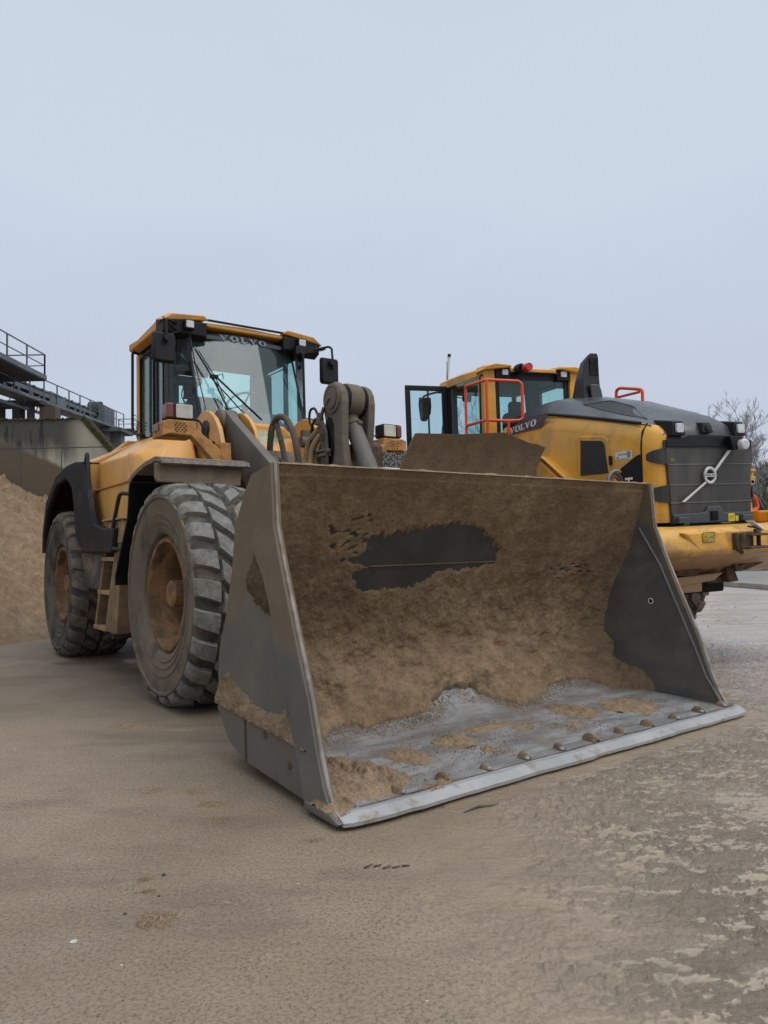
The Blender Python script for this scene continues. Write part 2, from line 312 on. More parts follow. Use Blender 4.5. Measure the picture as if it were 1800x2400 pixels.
pn = nz(1.6, 8, .68, .3, (.7, 1.6, 1))
pud = math_n(t, 'MAXIMUM', ramp(t, pn, .48, .60), math_n(t, 'MULTIPLY', farw, ramp(t, pn, .27, .42)))
film = math_n(t, 'MULTIPLY', wet, pud)
onp = ramp(t, s.outputs[2], .001, .003)          # the modelled mud relief: water stands where it is lowest
zw = math_n(t, 'MULTIPLY', ramp(t, s.outputs[2], .0052, .0075, 1, 0), math_n(t, 'MULTIPLY', onp, wet))
film = math_n(t, 'MAXIMUM', math_n(t, 'MULTIPLY', film, math_n(t, 'MULTIPLY_ADD', onp, -.75, 1.0)), zw)
spill = ramp(t, math_n(t, 'MULTIPLY_ADD', nz(1.1, 5), 1.6, math_n(t, 'ABSOLUTE', math_n(t, 'MULTIPLY_ADD', s.outputs[1], 1.0, -7.9))), 1.2, .75)
spill = math_n(t, 'MULTIPLY', spill, ramp(t, s.outputs[0], -2.0, -2.6))   # puddle between the left wheels
film = math_n(t, 'MAXIMUM', film, spill)
rgh = math_n(t, 'MULTIPLY_ADD', wet, -.50, .62)
rgh = math_n(t, 'MAXIMUM', math_n(t, 'MULTIPLY_ADD', film, -.40, rgh), math_n(t, 'MULTIPLY_ADD', farw, .14, .08))
t.links.new(rgh, b.inputs['Roughness'])
t.links.new(math_n(t, 'MULTIPLY_ADD', math_n(t, 'MAXIMUM', wet, spill), .85, .15), b.inputs['Specular IOR Level'])
keepb = math_n(t, 'MULTIPLY', math_n(t, 'MULTIPLY_ADD', film, -.70, 1.0), math_n(t, 'MULTIPLY_ADD', math_n(t, 'MULTIPLY', farw, film), -.30, 1.0))
h1 = math_n(t, 'MULTIPLY_ADD', lumpn, .5, math_n(t, 'MULTIPLY_ADD', rip, .7, math_n(t, 'MULTIPLY', ridge, .6)))
n1 = bump(t, b, h1, math_n(t, 'MULTIPLY', math_n(t, 'MULTIPLY_ADD', wet, .94, .06), keepb), .05)
h2 = math_n(t, 'ADD', math_n(t, 'MULTIPLY', gra, .8), vo.outputs[0])
n2 = bump(t, b, h2, math_n(t, 'MULTIPLY', keepb, .35), .008, n1)
M['ground'] = m

# ------------------------------------------------------------------ mesh helpers
class MB:
    def __init__(s): s.v = []; s.f = []; s.mi = []
    def add(s, vs, fs, mi=0):
        k = len(s.v); s.v += [tuple(x) for x in vs]; s.f += [tuple(i+k for i in f) for f in fs]; s.mi += [mi]*len(fs); return s
    def box(s, a, b, mi=0):
        (x0, y0, z0), (x1, y1, z1) = a, b
        return s.add([(x0,y0,z0),(x1,y0,z0),(x1,y1,z0),(x0,y1,z0),(x0,y0,z1),(x1,y0,z1),(x1,y1,z1),(x0,y1,z1)],
                     [(0,3,2,1),(4,5,6,7),(0,1,5,4),(1,2,6,5),(2,3,7,6),(3,0,4,7)], mi)
    def hexa(s, p, mi=0): return s.add(p, [(0,3,2,1),(4,5,6,7),(0,1,5,4),(1,2,6,5),(2,3,7,6),(3,0,4,7)], mi)
    def prism(s, poly, a, b, ax='v', mi=0):
        """polygon extruded between a and b. ax v: poly is (u,z); ax u: poly is (v,z); ax z: poly is (u,v)"""
        def P(p, q): return (p[0], q, p[1]) if ax == 'v' else (q, p[0], p[1]) if ax == 'u' else (p[0], p[1], q)
        n = len(poly); vs = [P(p, a) for p in poly]+[P(p, b) for p in poly]
        fs = [tuple(range(n)), tuple(range(2*n-1, n-1, -1))]+[(i, (i+1) % n, n+(i+1) % n, n+i) for i in range(n)]
        return s.add(vs, fs, mi)
    def loft(s, rings, caps=True, closed=True, mi=0):
        n = len(rings[0]); vs = [p for r in rings for p in r]; fs = []
        for i in range(len(rings)-1):
            for j in range(n if closed else n-1):
                fs.append((i*n+j, i*n+(j+1) % n, (i+1)*n+(j+1) % n, (i+1)*n+j))
        if caps: fs += [tuple(range(n)), tuple(range((len(rings))*n-1, (len(rings)-1)*n-1, -1))]
        return s.add(vs, fs, mi)
    def sheet(s, path, a, b, th, mi=0):
        """thick folded sheet: path in (u,z), spans v from a to b"""
        pts = [Vector((p[0], p[1])) for p in path]; off = []
        for i in range(len(pts)):
            d = (pts[min(i+1, len(pts)-1)]-pts[max(i-1, 0)]).normalized(); off.append(pts[i]+Vector((-d.y, d.x))*th)
        poly = [tuple(p) for p in pts]+[tuple(p) for p in reversed(off)]
        n = len(pts)
        vs = [(p[0], q, p[1]) for q in (a, b) for p in poly]; m_ = 2*n; fs = []
        for i in range(n-1):
            j = m_-1-i
            fs += [(i, i+1, j-1, j), (m_+i, m_+j, m_+j-1, m_+i+1)]
        fs += [(i, (i+1) % m_, m_+(i+1) % m_, m_+i) for i in range(m_)]
        return s.add(vs, fs, mi)
    def tube(s, path, r, n=8, mi=0, closed=False, fillet=0, caps=True):
        pts = [Vector(p) for p in path]
        if fillet:
            q = [pts[0]]
            for i in range(1, len(pts)-1):
                a, p, b = pts[i-1], pts[i], pts[i+1]
                da = (a-p); db = (b-p); f = min(fillet, da.length*.45, db.length*.45); pa = p+da.normalized()*f; pb = p+db.normalized()*f
                for k in range(5):
                    tt = k/4; q.append(pa*(1-tt)**2+p*2*tt*(1-tt)+pb*tt*tt)
            q.append(pts[-1]); pts = q
        rr = r if isinstance(r, (list, tuple)) else [r]*len(pts)
        rings = []; up = None
        for i, p in enumerate(pts):
            if closed: d = (pts[(i+1) % len(pts)]-pts[i-1]).normalized()
            else: d = (pts[min(i+1, len(pts)-1)]-pts[max(i-1, 0)]).normalized()
            if up is None:
                up = d.orthogonal().normalized()
            up = (up-d*up.dot(d)).normalized(); sd_ = d.cross(up)
            rings.append([p+(up*math.cos(2*math.pi*k/n)+sd_*math.sin(2*math.pi*k/n))*rr[i] for k in range(n)])
        if closed: rings.append(rings[0]); caps = False
        return s.loft(rings, caps=caps, mi=mi)
    def lathe(s, prof, c, ax='v', n=48, mi=0, caps=False):
        """profile of (radius, along-axis) about centre c"""
        rings = []
        for (r, a) in prof:
            ring = []
            for k in range(n):
                x, y = r*math.cos(2*math.pi*k/n), r*math.sin(2*math.pi*k/n)
                ring.append((c[0]+x, c[1]+a, c[2]+y) if ax == 'v' else (c[0]+a, c[1]+x, c[2]+y) if ax == 'u' else (c[0]+x, c[1]+y, c[2]+a))
            rings.append(ring)
        return s.loft(rings, caps=caps, mi=mi)
    def grid(s, fn, nu, nv, mi=0, keep=None):
        vs = [fn(i/(nu-1), j/(nv-1)) for i in range(nu) for j in range(nv)]
        fs = [(i*nv+j, (i+1)*nv+j, (i+1)*nv+j+1, i*nv+j+1) for i in range(nu-1) for j in range(nv-1)]
        if keep: kf = [keep(p) for p in vs]; fs = [f for f in fs if any(kf[i] for i in f)]
        return s.add(vs, fs, mi)
    def build(s, name, mats, parent=None, flip=False, smooth=None, bevel=0, seg=2, recalc=True):
        me = bpy.data.meshes.new(name)
        vs = [(x, -y, z) for x, y, z in s.v] if flip else s.v
        me.from_pydata(vs, [], s.f)
        if not isinstance(mats, (list, tuple)): mats = [mats]
        for m_ in mats: me.materials.append(M[m_] if isinstance(m_, str) else m_)
        me.polygons.foreach_set('material_index', s.mi)
        me.update(); me.validate()
        if recalc:
            bm = bmesh.new(); bm.from_mesh(me); bmesh.ops.recalc_face_normals(bm, faces=bm.faces); bm.to_mesh(me); bm.free()
        if smooth is not None:
            me.shade_smooth(); me.set_sharp_from_angle(angle=R(smooth))
        o = bpy.data.objects.new(name, me); col.objects.link(o)
        if parent: o.parent = parent
        if bevel:
            b = o.modifiers.new('bevel', 'BEVEL'); b.width = bevel; b.segments = seg; b.limit_method = 'ANGLE'; b.angle_limit = R(35); b.harden_normals = False
        return o

def tag(o, label=None, cat=None, group=None, kind=None):
    if label: o['label'] = label
    if cat: o['category'] = cat
    if group: o['group'] = group
    if kind: o['kind'] = kind
    return o
def empty(name, mat=None, parent=None):
    o = bpy.data.objects.new(name, None); col.objects.link(o); o.empty_display_size = .3
    if parent: o.parent = parent
    if mat is not None: o.matrix_world = mat
    return o
def fbm(x, y, z=0, o=4, sc=1.0):
    return noise.fractal(Vector((x*sc, y*sc, z*sc)), .55, 2.0, o)
def interp(tab, x):
    if x <= tab[0][0]: return tab[0][1]
    for (a, b), (c, d) in zip(tab, tab[1:]):
        if x <= c: return b+(d-b)*(x-a)/(c-a)
    return tab[-1][1]
def rrect(x0, y0, x1, y1, r, n=4):
    p = []
    for cx, cy, a in ((x1-r, y1-r, 0), (x0+r, y1-r, 90), (x0+r, y0+r, 180), (x1-r, y0+r, 270)):
        for k in range(n+1):
            t_ = R(a+90*k/n); p.append((cx+r*math.cos(t_), cy+r*math.sin(t_)))
    return p

# slab-serif letters as polygons in a 1-high box
def ellipse(cx, cy, rx, ry, n=28): return [(cx+rx*math.cos(2*math.pi*k/n), cy+ry*math.sin(2*math.pi*k/n)) for k in range(n)]
def word(mb, text, to3, h, th=.004, slant=.0, gap=.12, mi=0):
    """builds V,O,L,H lettering; to3(x, y, depth) maps letter space to local space"""
    x = 0
    def pr(poly):
        n = len(poly); P = [(x+(px+py*slant)*h, py*h) for px, py in poly]
        mb.add([to3(a, b, 0) for a, b in P]+[to3(a, b, th) for a, b in P],
               [tuple(range(n)), tuple(range(2*n-1, n-1, -1))]+[(i, (i+1) % n, n+(i+1) % n, n+i) for i in range(n)], mi)
    for ch in text:
        if ch == 'V':
            pr([(.10, 1), (.38, 1), (.64, .25), (.60, 0), (.48, 0)]); pr([(.60, 0), (.64, .25), (.86, 1), (1.0, 1)])
            pr([(0, .88), (0, 1.001), (.48, 1.001), (.48, .88)]); pr([(.74, .88), (.74, 1.001), (1.12, 1.001), (1.12, .88)]); wd = 1.12
        elif ch == 'O':
            n = 28; a = ellipse(.56, .5, .56, .53); b_ = ellipse(.56, .5, .24, .42)
            P = [(x+(px+py*slant)*h, py*h) for px, py in a+b_]
            vs = [to3(p, q, 0) for p, q in P]+[to3(p, q, th) for p, q in P]; fs = []
            for k in range(n):
                k2 = (k+1) % n
                fs += [(k, k2, n+k2, n+k), (2*n+k, 3*n+k, 3*n+k2, 2*n+k2), (k, 2*n+k, 2*n+k2, k2), (n+k, n+k2, 3*n+k2, 3*n+k)]
            mb.add(vs, fs, mi); wd = 1.12
        elif ch == 'L':
            pr([(.12, 0), (.12, 1), (.38, 1), (.38, 0)]); pr([(0, .88), (0, 1.001), (.52, 1.001), (.52, .88)]); pr([(0, -.001), (0, .13), (.88, .13), (.88, -.001)]); pr([(.76, .13), (.88, .38), (.88, .13)]); wd = .9
        elif ch == 'H':
            pr([(0, 0), (0, 1), (.2, 1), (.2, 0)]); pr([(.55, 0), (.55, 1), (.75, 1), (.75, 0)]); pr([(.2, .4), (.2, .6), (.55, .6), (.55, .4)]); wd = .75
        x += (wd+gap)*h
    return x
def text_obj(name, s, size, loc, rot, mat, parent, ext=.001):
    cu = bpy.data.curves.new(name, 'FONT'); cu.body = s; cu.size = size; cu.extrude = ext
    o = bpy.data.objects.new(name, cu); col.objects.link(o)
    bpy.context.view_layer.update()
    me = bpy.data.meshes.new_from_object(o); bpy.data.objects.remove(o)
    me.materials.clear(); me.materials.append(M[mat])
    o = bpy.data.objects.new(name, me); col.objects.link(o); o.parent = parent; o.location = loc; o.rotation_euler = rot
    return o

# =================================================================== SETTING
g = MB(); g.add([(-700, -60, 0), (700, -60, 0), (700, 1400, 0), (-700, 1400, 0)], [(0, 1, 2, 3)])
tag(g.build('ground', 'ground', recalc=False), kind='structure')

# real relief of the muddy part of the yard
def sst(a, b, x): x = max(0, min(1, (x-a)/(b-a))); return x*x*(3-2*x)
_y = R(35.5); _fx, _fy = math.sin(_y), -math.cos(_y)
def mudh(x, y):
    wm = sst(.25, 1.15, x+.10*y+.45*fbm(x, y, 3, 4, 1.1))
    st = sst(-.12, .22, fbm(x, y, 1, 4, 1.5))
    cl = max(0, fbm(x, y, 5, 5, 19)+.12)**1.2*.015*(.35+.7*st)
    rp = abs(fbm(x*.8, y*1.9, 2, 5, 8.0))*.010
    tr = .006*fbm(x*.6, y*1.3, 8, 6, 4.5)
    fine = .003*fbm(x, y, 4, 3, 40)
    h = cl+rp+tr+fine+.0005
    u = (x+.5923)*_fx+(y-6.4355)*_fy; v = -(x+.5923)*_fy*-1 if False else (x+.5923)*(-math.cos(_y))+(y-6.4355)*(-math.sin(_y))
    near = 1 if u > 3.12 or abs(v) > 1.75 else max(0, 1-(3.12-u)/.12)*.8+.0
    if u < 3.12 and abs(v) <= 1.75: h = min(h, .004)*near
    e = wm*sst(9.6, 8.6, y)
    return -.003+.0072*sst(0, .12, e)+max(0, h)*sst(.05, .9, e)
def mudg(a, c):
    y = 1.45+8.2*c**1.55; xl = .55-.10*y-.55; xr = .66*y+.35
    x = xl+(xr-xl)*a; return (x, y, mudh(x, y) if a < .997 else -.003)
q = MB(); q.grid(mudg, 470, 560); tag(q.build('mud_ground', 'ground', smooth=180, recalc=False), kind='structure')

# right hand hillside
def hill(a, c):
    x = 14+a*120; y = 38+c*70
    h = interp([(38, 0), (43, 2.0), (50, 5.0), (58, 6.0), (75, 8), (108, 9)], y)*min(1, max(0, (x-14)/9.0))
    return (x, y, h+fbm(x, y, 0, 4, .22)*.7*min(1, h) - .05)
hb = MB(); hb.grid(hill, 80, 50)
tag(hb.build('hill', 'hillmat', smooth=60), kind='structure')
sb = MB(); rnd = random.Random(3)
for i in range(16000):
    a = rnd.random()**1.8*.45; c = rnd.random()*.42
    x, y, z = hill(a, c)
    if z < .15: continue
    hgt = rnd.uniform(.25, .9); an = rnd.uniform(0, math.pi); dx, dy = math.cos(an)*.13, math.sin(an)*.13
    tx, ty = rnd.uniform(-.35, .35), rnd.uniform(-.35, .35)
    gm = 1 if noise.noise(Vector((x*.25, y*.25, 4))) > .15 and z < 4 else 0
    sb.add([(x-dx, y-dy, z-.1), (x+dx, y+dy, z-.1), (x+tx+dx*1.6, y+ty, z+hgt*.7), (x+tx, y+ty+dy, z+hgt)], [(0, 1, 2, 3)], gm)
tag(sb.build('scrub', ['scrub', 'scrub_g'], recalc=False), 'brown winter scrub covering the slope behind the second loader', 'scrub', kind='stuff')

# low far treeline
def farline(a, c):
    x = -260+a*520; return (x, 260, c*(5+fbm(x, 1, 0, 4, .05)*3))
# pavement + kerb at right
kd = Vector((.45, -2.35, 0)).normalized(); kn = Vector((-kd.y, kd.x, 0))
kp = Vector((8.94, 16.95, 0))
a = kp-kd*9; b_ = kp+kd*5
q = MB(); q.hexa([a, b_, b_+kn*.16, a+kn*.16, a+Vector((0, 0, .13)), b_+Vector((0, 0, .13)), b_+kn*.16+Vector((0, 0, .13)), a+kn*.16+Vector((0, 0, .13))])
tag(q.build('kerb', 'kerb', bevel=.02), kind='structure')
a2, b2 = a+kn*.165, b_+kn*.165
q = MB(); q.hexa([a2, b2, b2+kn*9, a2+kn*9, a2+Vector((0, 0, .10)), b2+Vector((0, 0, .10)), b2+kn*9+Vector((0, 0, .10)), a2+kn*9+Vector((0, 0, .10))])
tag(q.build('pavement', pm('pale wet pavement', (.25, .225, .20), (.18, .16, .14), .45, 0, 1.2, (.4, .65), .7, .3, bscale=20, bstr=.2)), kind='structure')

# stockpile
def pileh(x, y):
    edge = -4.80+.25*math.sin(y*1.3)+.3*fbm(x*.2, y, 0, 3, .5)
    h = max(0, (edge-x))*.56
    h = min(h, 3.6+.1*fbm(x, y, 1, 3, .5))
    h *= min(1, max(0, (y-4.5)/3.2))
    rel = min(1, h*2)
    h += rel*(.16*fbm(x, y, 2, 5, .9)+.20*abs(fbm(x*1.0, y, 7, 6, 2.4))+.035*fbm(x, y, 5, 4, 9))
    return h-.03
pb = MB(); pb.grid(lambda a, c: (-13.5+a*9.2, 4.5+c*15.35, pileh(-13.5+a*9.2, 4.5+c*15.35)), 230, 300)
tag(pb.build('sand_pile', 'pile', smooth=180), 'pale damp sand stockpile sloping down beside the older loader', 'sand pile', kind='stuff')

# concrete bunker wall with sloped end and mossy coping
wt = empty('bunker_wall'); wt.location = (0, 0, 0)
tag(wt, 'stained concrete bunker wall with sloping mossy end behind the sand pile', 'concrete wall')
poly = [(-24, -.2), (-3.93, -.2), (-8.32, 4.94), (-24, 4.94)]
q = MB(); q.prism([(p[0], p[1]) for p in poly], 20.0, 20.45, 'v'); q.build('wall', 'concrete', wt)
q = MB()
q.add([(-24, 19.995, 4.115), (-4.6, 19.995, 4.115), (-4.6, 19.995, 4.14), (-24, 19.995, 4.14)], [(0, 1, 2, 3)])
q.add([(-8.97, 19.995, 0), (-8.945, 19.995, 0), (-8.945, 19.995, 4.9), (-8.97, 19.995, 4.9)], [(0, 1, 2, 3)])
q.add([(-10.1, 19.995, 0), (-10.085, 19.995, 0), (-10.085, 19.995, 4.1), (-10.1, 19.995, 4.1)], [(0, 1, 2, 3)])
q.build('board_joint', pm('dark wall joint', (.09, .085, .075), None, .9), wt, recalc=False)  # thin dark strips along the joints of the wall
q = MB()
for k in range(100):
    f = k/99; x = -8.36+f*4.3; z = 4.94-f*4.3*1.171
    q.lathe([(.001, .09), (.05+.03*math.sin(k*2.3), .04), (.07+.02*math.cos(k), 0), (.05, -.06)], (x, 20.05+.02*math.sin(k*1.7), z+.01), 'z', 7)
for k in range(120):
    x = -24+k*.131; q.lathe([(.001, .05), (.06+.03*math.sin(k*1.3), .02), (.08, -.02)], (x, 20.02, 4.94+.01*math.sin(k*2.1)), 'z', 6)
sl0 = Vector((-8.40, 0, 4.955)); sl1 = Vector((-4.3, 0, .155)); q.hexa([(sl0.x-.02, 19.97, sl0.z-.05), (sl1.x-.02, 19.97, sl1.z-.05), (sl1.x-.02, 20.48, sl1.z-.05), (sl0.x-.02, 20.48, sl0.z-.05), (sl0.x+.07, 19.97, sl0.z+.04), (sl1.x+.07, 19.97, sl1.z+.04), (sl1.x+.07, 20.48, sl1.z+.04), (sl0.x+.07, 20.48, sl0.z+.04)])
q.build('moss_fringe', 'moss', wt, smooth=80)

# ------------- conveyor gallery
def line_rail(mb, pts, h, r=.028, mids=(.5,), posts=None):
    up = Vector((0, 0, 1)); P = [Vector(p) for p in pts]
    mb.tube([p+up*h for p in P], r, 6)
    for f in mids: mb.tube([p+up*h*f for p in P], r*.8, 6)
    a, b = P[0], P[-1]; n = posts or 8
    for i in range(len(P)-1):
        L_ = (P[i+1]-P[i]).length; k = max(1, round(L_/1.75))
        for j in range(k+1):
            p = P[i].lerp(P[i+1], j/k); mb.box((p.x-.03, p.y-.03, p.z-.1), (p.x+.03, p.y+.03, p.z+h))
def cp(y, dx=0, dz=0): return Vector((-18.1-.062*(y-38.7)+dx, y, 9.4+.054*(y-38.7)+dz))
cv = empty('belt_conveyor', Matrix.Translation((0, 0, 0)))
tag(cv, 'long grey belt conveyor with railed walkway running away behind the bunker wall', 'conveyor')
q = MB()
for y0, y1 in ((24, 53.2),):
    A_, B_ = cp(y0), cp(y1)
    q.hexa([A_+Vector((-1.0, 0, -.14)), B_+Vector((-1.0, 0, -.14)), B_+Vector((.03, 0, -.14)), A_+Vector((.03, 0, -.14)), A_+Vector((-1.0, 0, 0)), B_+Vector((-1.0, 0, 0)), B_+Vector((.03, 0, 0)), A_+Vector((.03, 0, 0))])
q.build('walkway', 'galv', cv)
q = MB(); line_rail(q, [cp(24), cp(52.5)], 1.1, .035); q.build('railing', 'galv', cv)
q = MB()
for dz0, dz1 in ((.62, .84), (.16, .26)):
    A_, B_ = cp(24, -1.0), cp(51.5, -1.0)
    q.hexa([A_+Vector((-.08, 0, dz0)), B_+Vector((-.08, 0, dz0)), B_+Vector((0, 0, dz0)), A_+Vector((0, 0, dz0)), A_+Vector((-.08, 0, dz1)), B_+Vector((-.08, 0, dz1)), B_+Vector((0, 0, dz1)), A_+Vector((0, 0, dz1))])
for k in range(17):
    y = 24.5+k*1.62; p = cp(y, -1.04); q.box((p.x-.05, p.y-.06, p.z), (p.x+.05, p.y+.06, p.z+.8))
    if k % 2: q.tube([cp(y, -1.04, .1), cp(y+1.5, -1.04, .7)], .035, 5)
for k in range(17):
    y = 24.5+k*1.62; q.tube([cp(y, -1.04, .7), cp(y+.8, -1.04, .1)], .025, 4); q.tube([cp(y+.4, -.06, -.1), cp(y+1.2, -.6, -.55)], .03, 4)
A_, B_ = cp(24, -.62, -.62), cp(51, -.62, -.62)
q.hexa([A_+Vector((-.06, 0, 0)), B_+Vector((-.06, 0, 0)), B_+Vector((.06, 0, 0)), A_+Vector((.06, 0, 0)), A_+Vector((-.06, 0, .14)), B_+Vector((-.06, 0, .14)), B_+Vector((.06, 0, .14)), A_+Vector((.06, 0, .14))])
q.build('truss', 'galv', cv)
q = MB(); A_, B_ = cp(24, -1.3), cp(51.5, -1.3)
q.hexa([A_+Vector((-.7, 0, .80)), B_+Vector((-.7, 0, .80)), B_+Vector((.15, 0, .80)), A_+Vector((.15, 0, .80)), A_+Vector((-.7, 0, .92)), B_+Vector((-.7, 0, .92)), B_+Vector((.15, 0, 1.0)), A_+Vector((.15, 0, 1.0))])
A_, B_ = cp(24, -1.3, -.65), cp(51.5, -1.3, -.65)
q.hexa([A_+Vector((-.7, 0, .92)), B_+Vector((-.7, 0, .92)), B_+Vector((.1, 0, .92)), A_+Vector((.1, 0, .92)), A_+Vector((-.7, 0, .97)), B_+Vector((-.7, 0, .97)), B_+Vector((.1, 0, .97)), A_+Vector((.1, 0, .97))])
q.build('belt', 'belt', cv)
for k in range(22):
    p = cp(26+k*1.13, -1.12, .93)
    q = MB(); q.prism([(p.y-.18, p.z-.1), (p.y+.18, p.z-.1), (p.y+.1, p.z+.17), (p.y-.02, p.z+.13)], p.x-.05, p.x+.05, 'u'); q.build('idler_bracket', 'belt', cv)
q = MB(); p = cp(50.6, -.9); q.box((p.x-.5, p.y-.9, p.z+.1), (p.x+.5, p.y+.9, p.z+1.35)); q.build('drive_guard', 'galv', cv, bevel=.03)
q = MB(); p = cp(50.0, -1.2, 1.15); q.lathe([(.55, -.4), (.55, .4)], p, 'u', 16, caps=True); q.build('head_drum', 'galv_d', cv, smooth=40)
q = MB(); p = cp(52.6); q.box((p.x-.9, p.y-.9, p.z-.22), (p.x+.9, p.y+1.3, p.z-.1)); line_rail(q, [(p.x-.85, p.y+1.25, p.z-.1), (p.x+.85, p.y+1.25, p.z-.1), (p.x+.85, p.y-.8, p.z-.1)], 1.1, .03, (.33, .66)); q.build('end_platform', 'galv_d', cv)
q = MB(); p = cp(40.2, -.05); q.box((p.x-.04, p.y-.9, p.z+.02), (p.x+.02, p.y+1.0, p.z+.62)); q.build('side_sheet', 'galv', cv)

up = empty('service_platform'); tag(up, 'upper grey steel service platform with railing at the left edge', 'platform')
q = MB(); q.box((-21.5, 14, 9.74), (-16.7, 35.5, 9.96)); q.build('deck', 'galv_d', up)
q = MB(); q.box((-16.74, 14, 9.80), (-16.66, 35.55, 10.04)); q.build('toe_board', 'galv', up)
q = MB(); line_rail(q, [(-16.72, 14, 9.96), (-16.72, 35.45, 9.96), (-21, 35.45, 9.96)], 1.1, .035); q.build('railing', 'galv', up)
q = MB(); q.box((-19.6, 25, 9.97), (-18.2, 31.2, 11.55)); q.build('machine_housing', 'galv', up, bevel=.02)
q = MB()
for k in range(9):
    q.lathe([(.14, -.2), (.2, -.05), (.17, .2)], (-17.9+.1*math.sin(k), 28.2+k*.36, 10.25+.22*(k % 3)), 'u', 8, caps=True)
q.build('motor_parts', 'galv_d', up, smooth=40)
q = MB(); q.tube([(-18.6, 14, 9.35), (-18.6, 29.5, 9.35)], .13, 10); q.build('drain_pipe', 'galv', up, smooth=40)

for i, (x0, x1, y, zt, mt, lb) in enumerate((
    (-20.9, -20.15, 38.0, 9.07, 'galv_d', 'steel support leg under the conveyor, leftmost beside the photo edge'),
    (-19.50, -19.10, 38.0, 9.07, 'galv_d', 'steel support leg under the conveyor, second from the left'),
    (-18.72, -18.58, 38.0, 9.07, 'galv_d', 'thin steel support leg under the conveyor, next to the brown panel'),
    (-18.25, -17.4, 38.4, 9.0, 'brownpanel', 'rusty brown chute panel under the conveyor above the wall'))):
    q = MB(); q.box((x0, y-.3, 0), (x1, y+.3, zt)); 
    
    tag(q.build('support_leg' if i < 3 else 'chute_panel', mt), lb, 'support' if i < 3 else 'panel', 'steel supports under the conveyor' if i < 3 else None)
q = MB(); q.box((-21.6, 37.7, 9.08), (-18.0, 38.5, 9.30)); q.box((-20.2, 37.75, 8.95), (-19.5, 38.4, 9.08))
tag(q.build('cross_beam', 'galv_d', bevel=.02), 'dark steel cross beam lying on the support legs under the conveyor', 'beam')
q = MB(); q.box((-20.1, 49.5, 0), (-18.9, 51.5, 9.75)); q.box((-18.9, 49.9, 7.4), (-18.2, 50.6, 9.6)); q.box((-20.3, 49.3, 9.5), (-18.0, 51.7, 9.75))
tag(q.build('conveyor_pier', pm('dark concrete pier', (.12, .12, .12), (.07, .07, .068), .8, 0, 1, (.4, .65), .8)), 'dark concrete pier carrying the far end of the conveyor', 'pier')

# ------------- bare trees
def bare_tree(x, y, z0, h, seed, label, spread=.5, lean=0):
    rn = random.Random(seed); root = empty('bare_tree'); root.location = (x, y, z0); tag(root, label, 'tree', 'bare winter trees behind the newer loader')
    tk = MB(); br = MB()
    def grow(p, d, L_, r, lvl, mb):
        n = 4; pts = [p.copy()]; rs = [r]
        for i in range(n):
            d = (d+Vector((rn.uniform(-1, 1), rn.uniform(-1, 1), rn.uniform(-.4, .6)))*.13).normalized()
            p = p+d*L_/n; pts.append(p.copy()); rs.append(r*(1-.55*(i+1)/n))
        mb.tube(pts, rs, 6 if lvl == 0 else 4 if lvl < 3 else 3, caps=False)
        if lvl >= 5: return
        k = (5, 5, 4, 4, 3)[lvl]
        for i in range(k):
            f = rn.uniform(.35, 1) if lvl else .3+.7*i/(k-1); ip = min(n-1, int(f*n)); q_ = pts[ip].lerp(pts[ip+1], f*n-ip) if ip < n else pts[-1]
            nd = (d*rn.uniform(.7, 1.1)+Vector((rn.uniform(-1, 1), rn.uniform(-1, 1), rn.uniform(-.1, .6)))*spread*1.5).normalized()
            grow(q_, nd, L_*rn.uniform(.45, .68), max(rs[ip]*.5, .009), lvl+1, br)
    grow(Vector((0, 0, 0)), Vector((lean, 0, 1)).normalized(), h*.62, h*.017, 0, tk)
    tk.build('trunk', 'bark', root, smooth=60, recalc=False); br.build('branches', 'twig', root, smooth=60, recalc=False)
bare_tree(22.0, 45, 2.4, 6.0, 11, 'tall bare tree with a forked crown just right of the grille', .5, .05)
bare_tree(24.3, 47, 3.0, 5.0, 12, 'bare tree at the right photo edge on the scrub slope', .55)
bare_tree(23.4, 44, 1.9, 4.6, 13, 'short dense bare tree on the slope beside the tall forked one', .7)
bare_tree(25.6, 49, 3.0, 4.6, 16, 'low bare tree cut by the right edge of the photo', .7)
bare_tree(20.1, 46, 2.0, 6.3, 14, 'thin bare tree whose tip shows above the dark hood', .35)
bare_tree(5.2, 45, 0, 8.6, 15, 'bare tree seen through the side window of the newer loader', .55)
bare_tree(10.3, 52, 0, 8.8, 17, 'bare tree seen through the rear window of the newer loader', .55)

# trailer and yellow arm at the right edge
tr = empty('flat_trailer'); tag(tr, 'low dark trailer with a pale top rail parked beyond the kerb', 'trailer')
q = MB(); q.box((12.55, 25.0, .29), (20, 27.4, .35)); q.build('side_rail', 'white', tr)
q = MB(); q.box((12.55, 25.05, .10), (20, 27.3, .285)); q.build('chassis', 'trailer', tr)
for x in (15.2, 16.4):
    q = MB(); q.lathe([(.05, -.15), (.12, -.15), (.14, -.1), (.14, .1), (.12, .15), (.05, .15)], (x, 25.3, .14), 'v', 24, caps=True); q.build('wheel', 'black', tr, smooth=40)
q = MB(); q.box((12.40, 24.9, 0), (12.54, 25.1, .33)); q.build('support_leg', 'kerb', tr)
q = MB(); q.box((12.6, 25.2, .02), (20, 25.4, .10)); q.build('skirt', 'black', tr)
ya = empty('excavator_arm'); tag(ya, 'yellow hydraulic arm end with coupler reaching out behind the newer loader', 'excavator')
q = MB(); q.tube([(13.2, 30.2, .0), (13.6, 30.2, 4.1), (15.0, 30.2, 3.95)], [.25, .22, .13], 8); q.build('boom', 'yel_mud', ya, smooth=40)
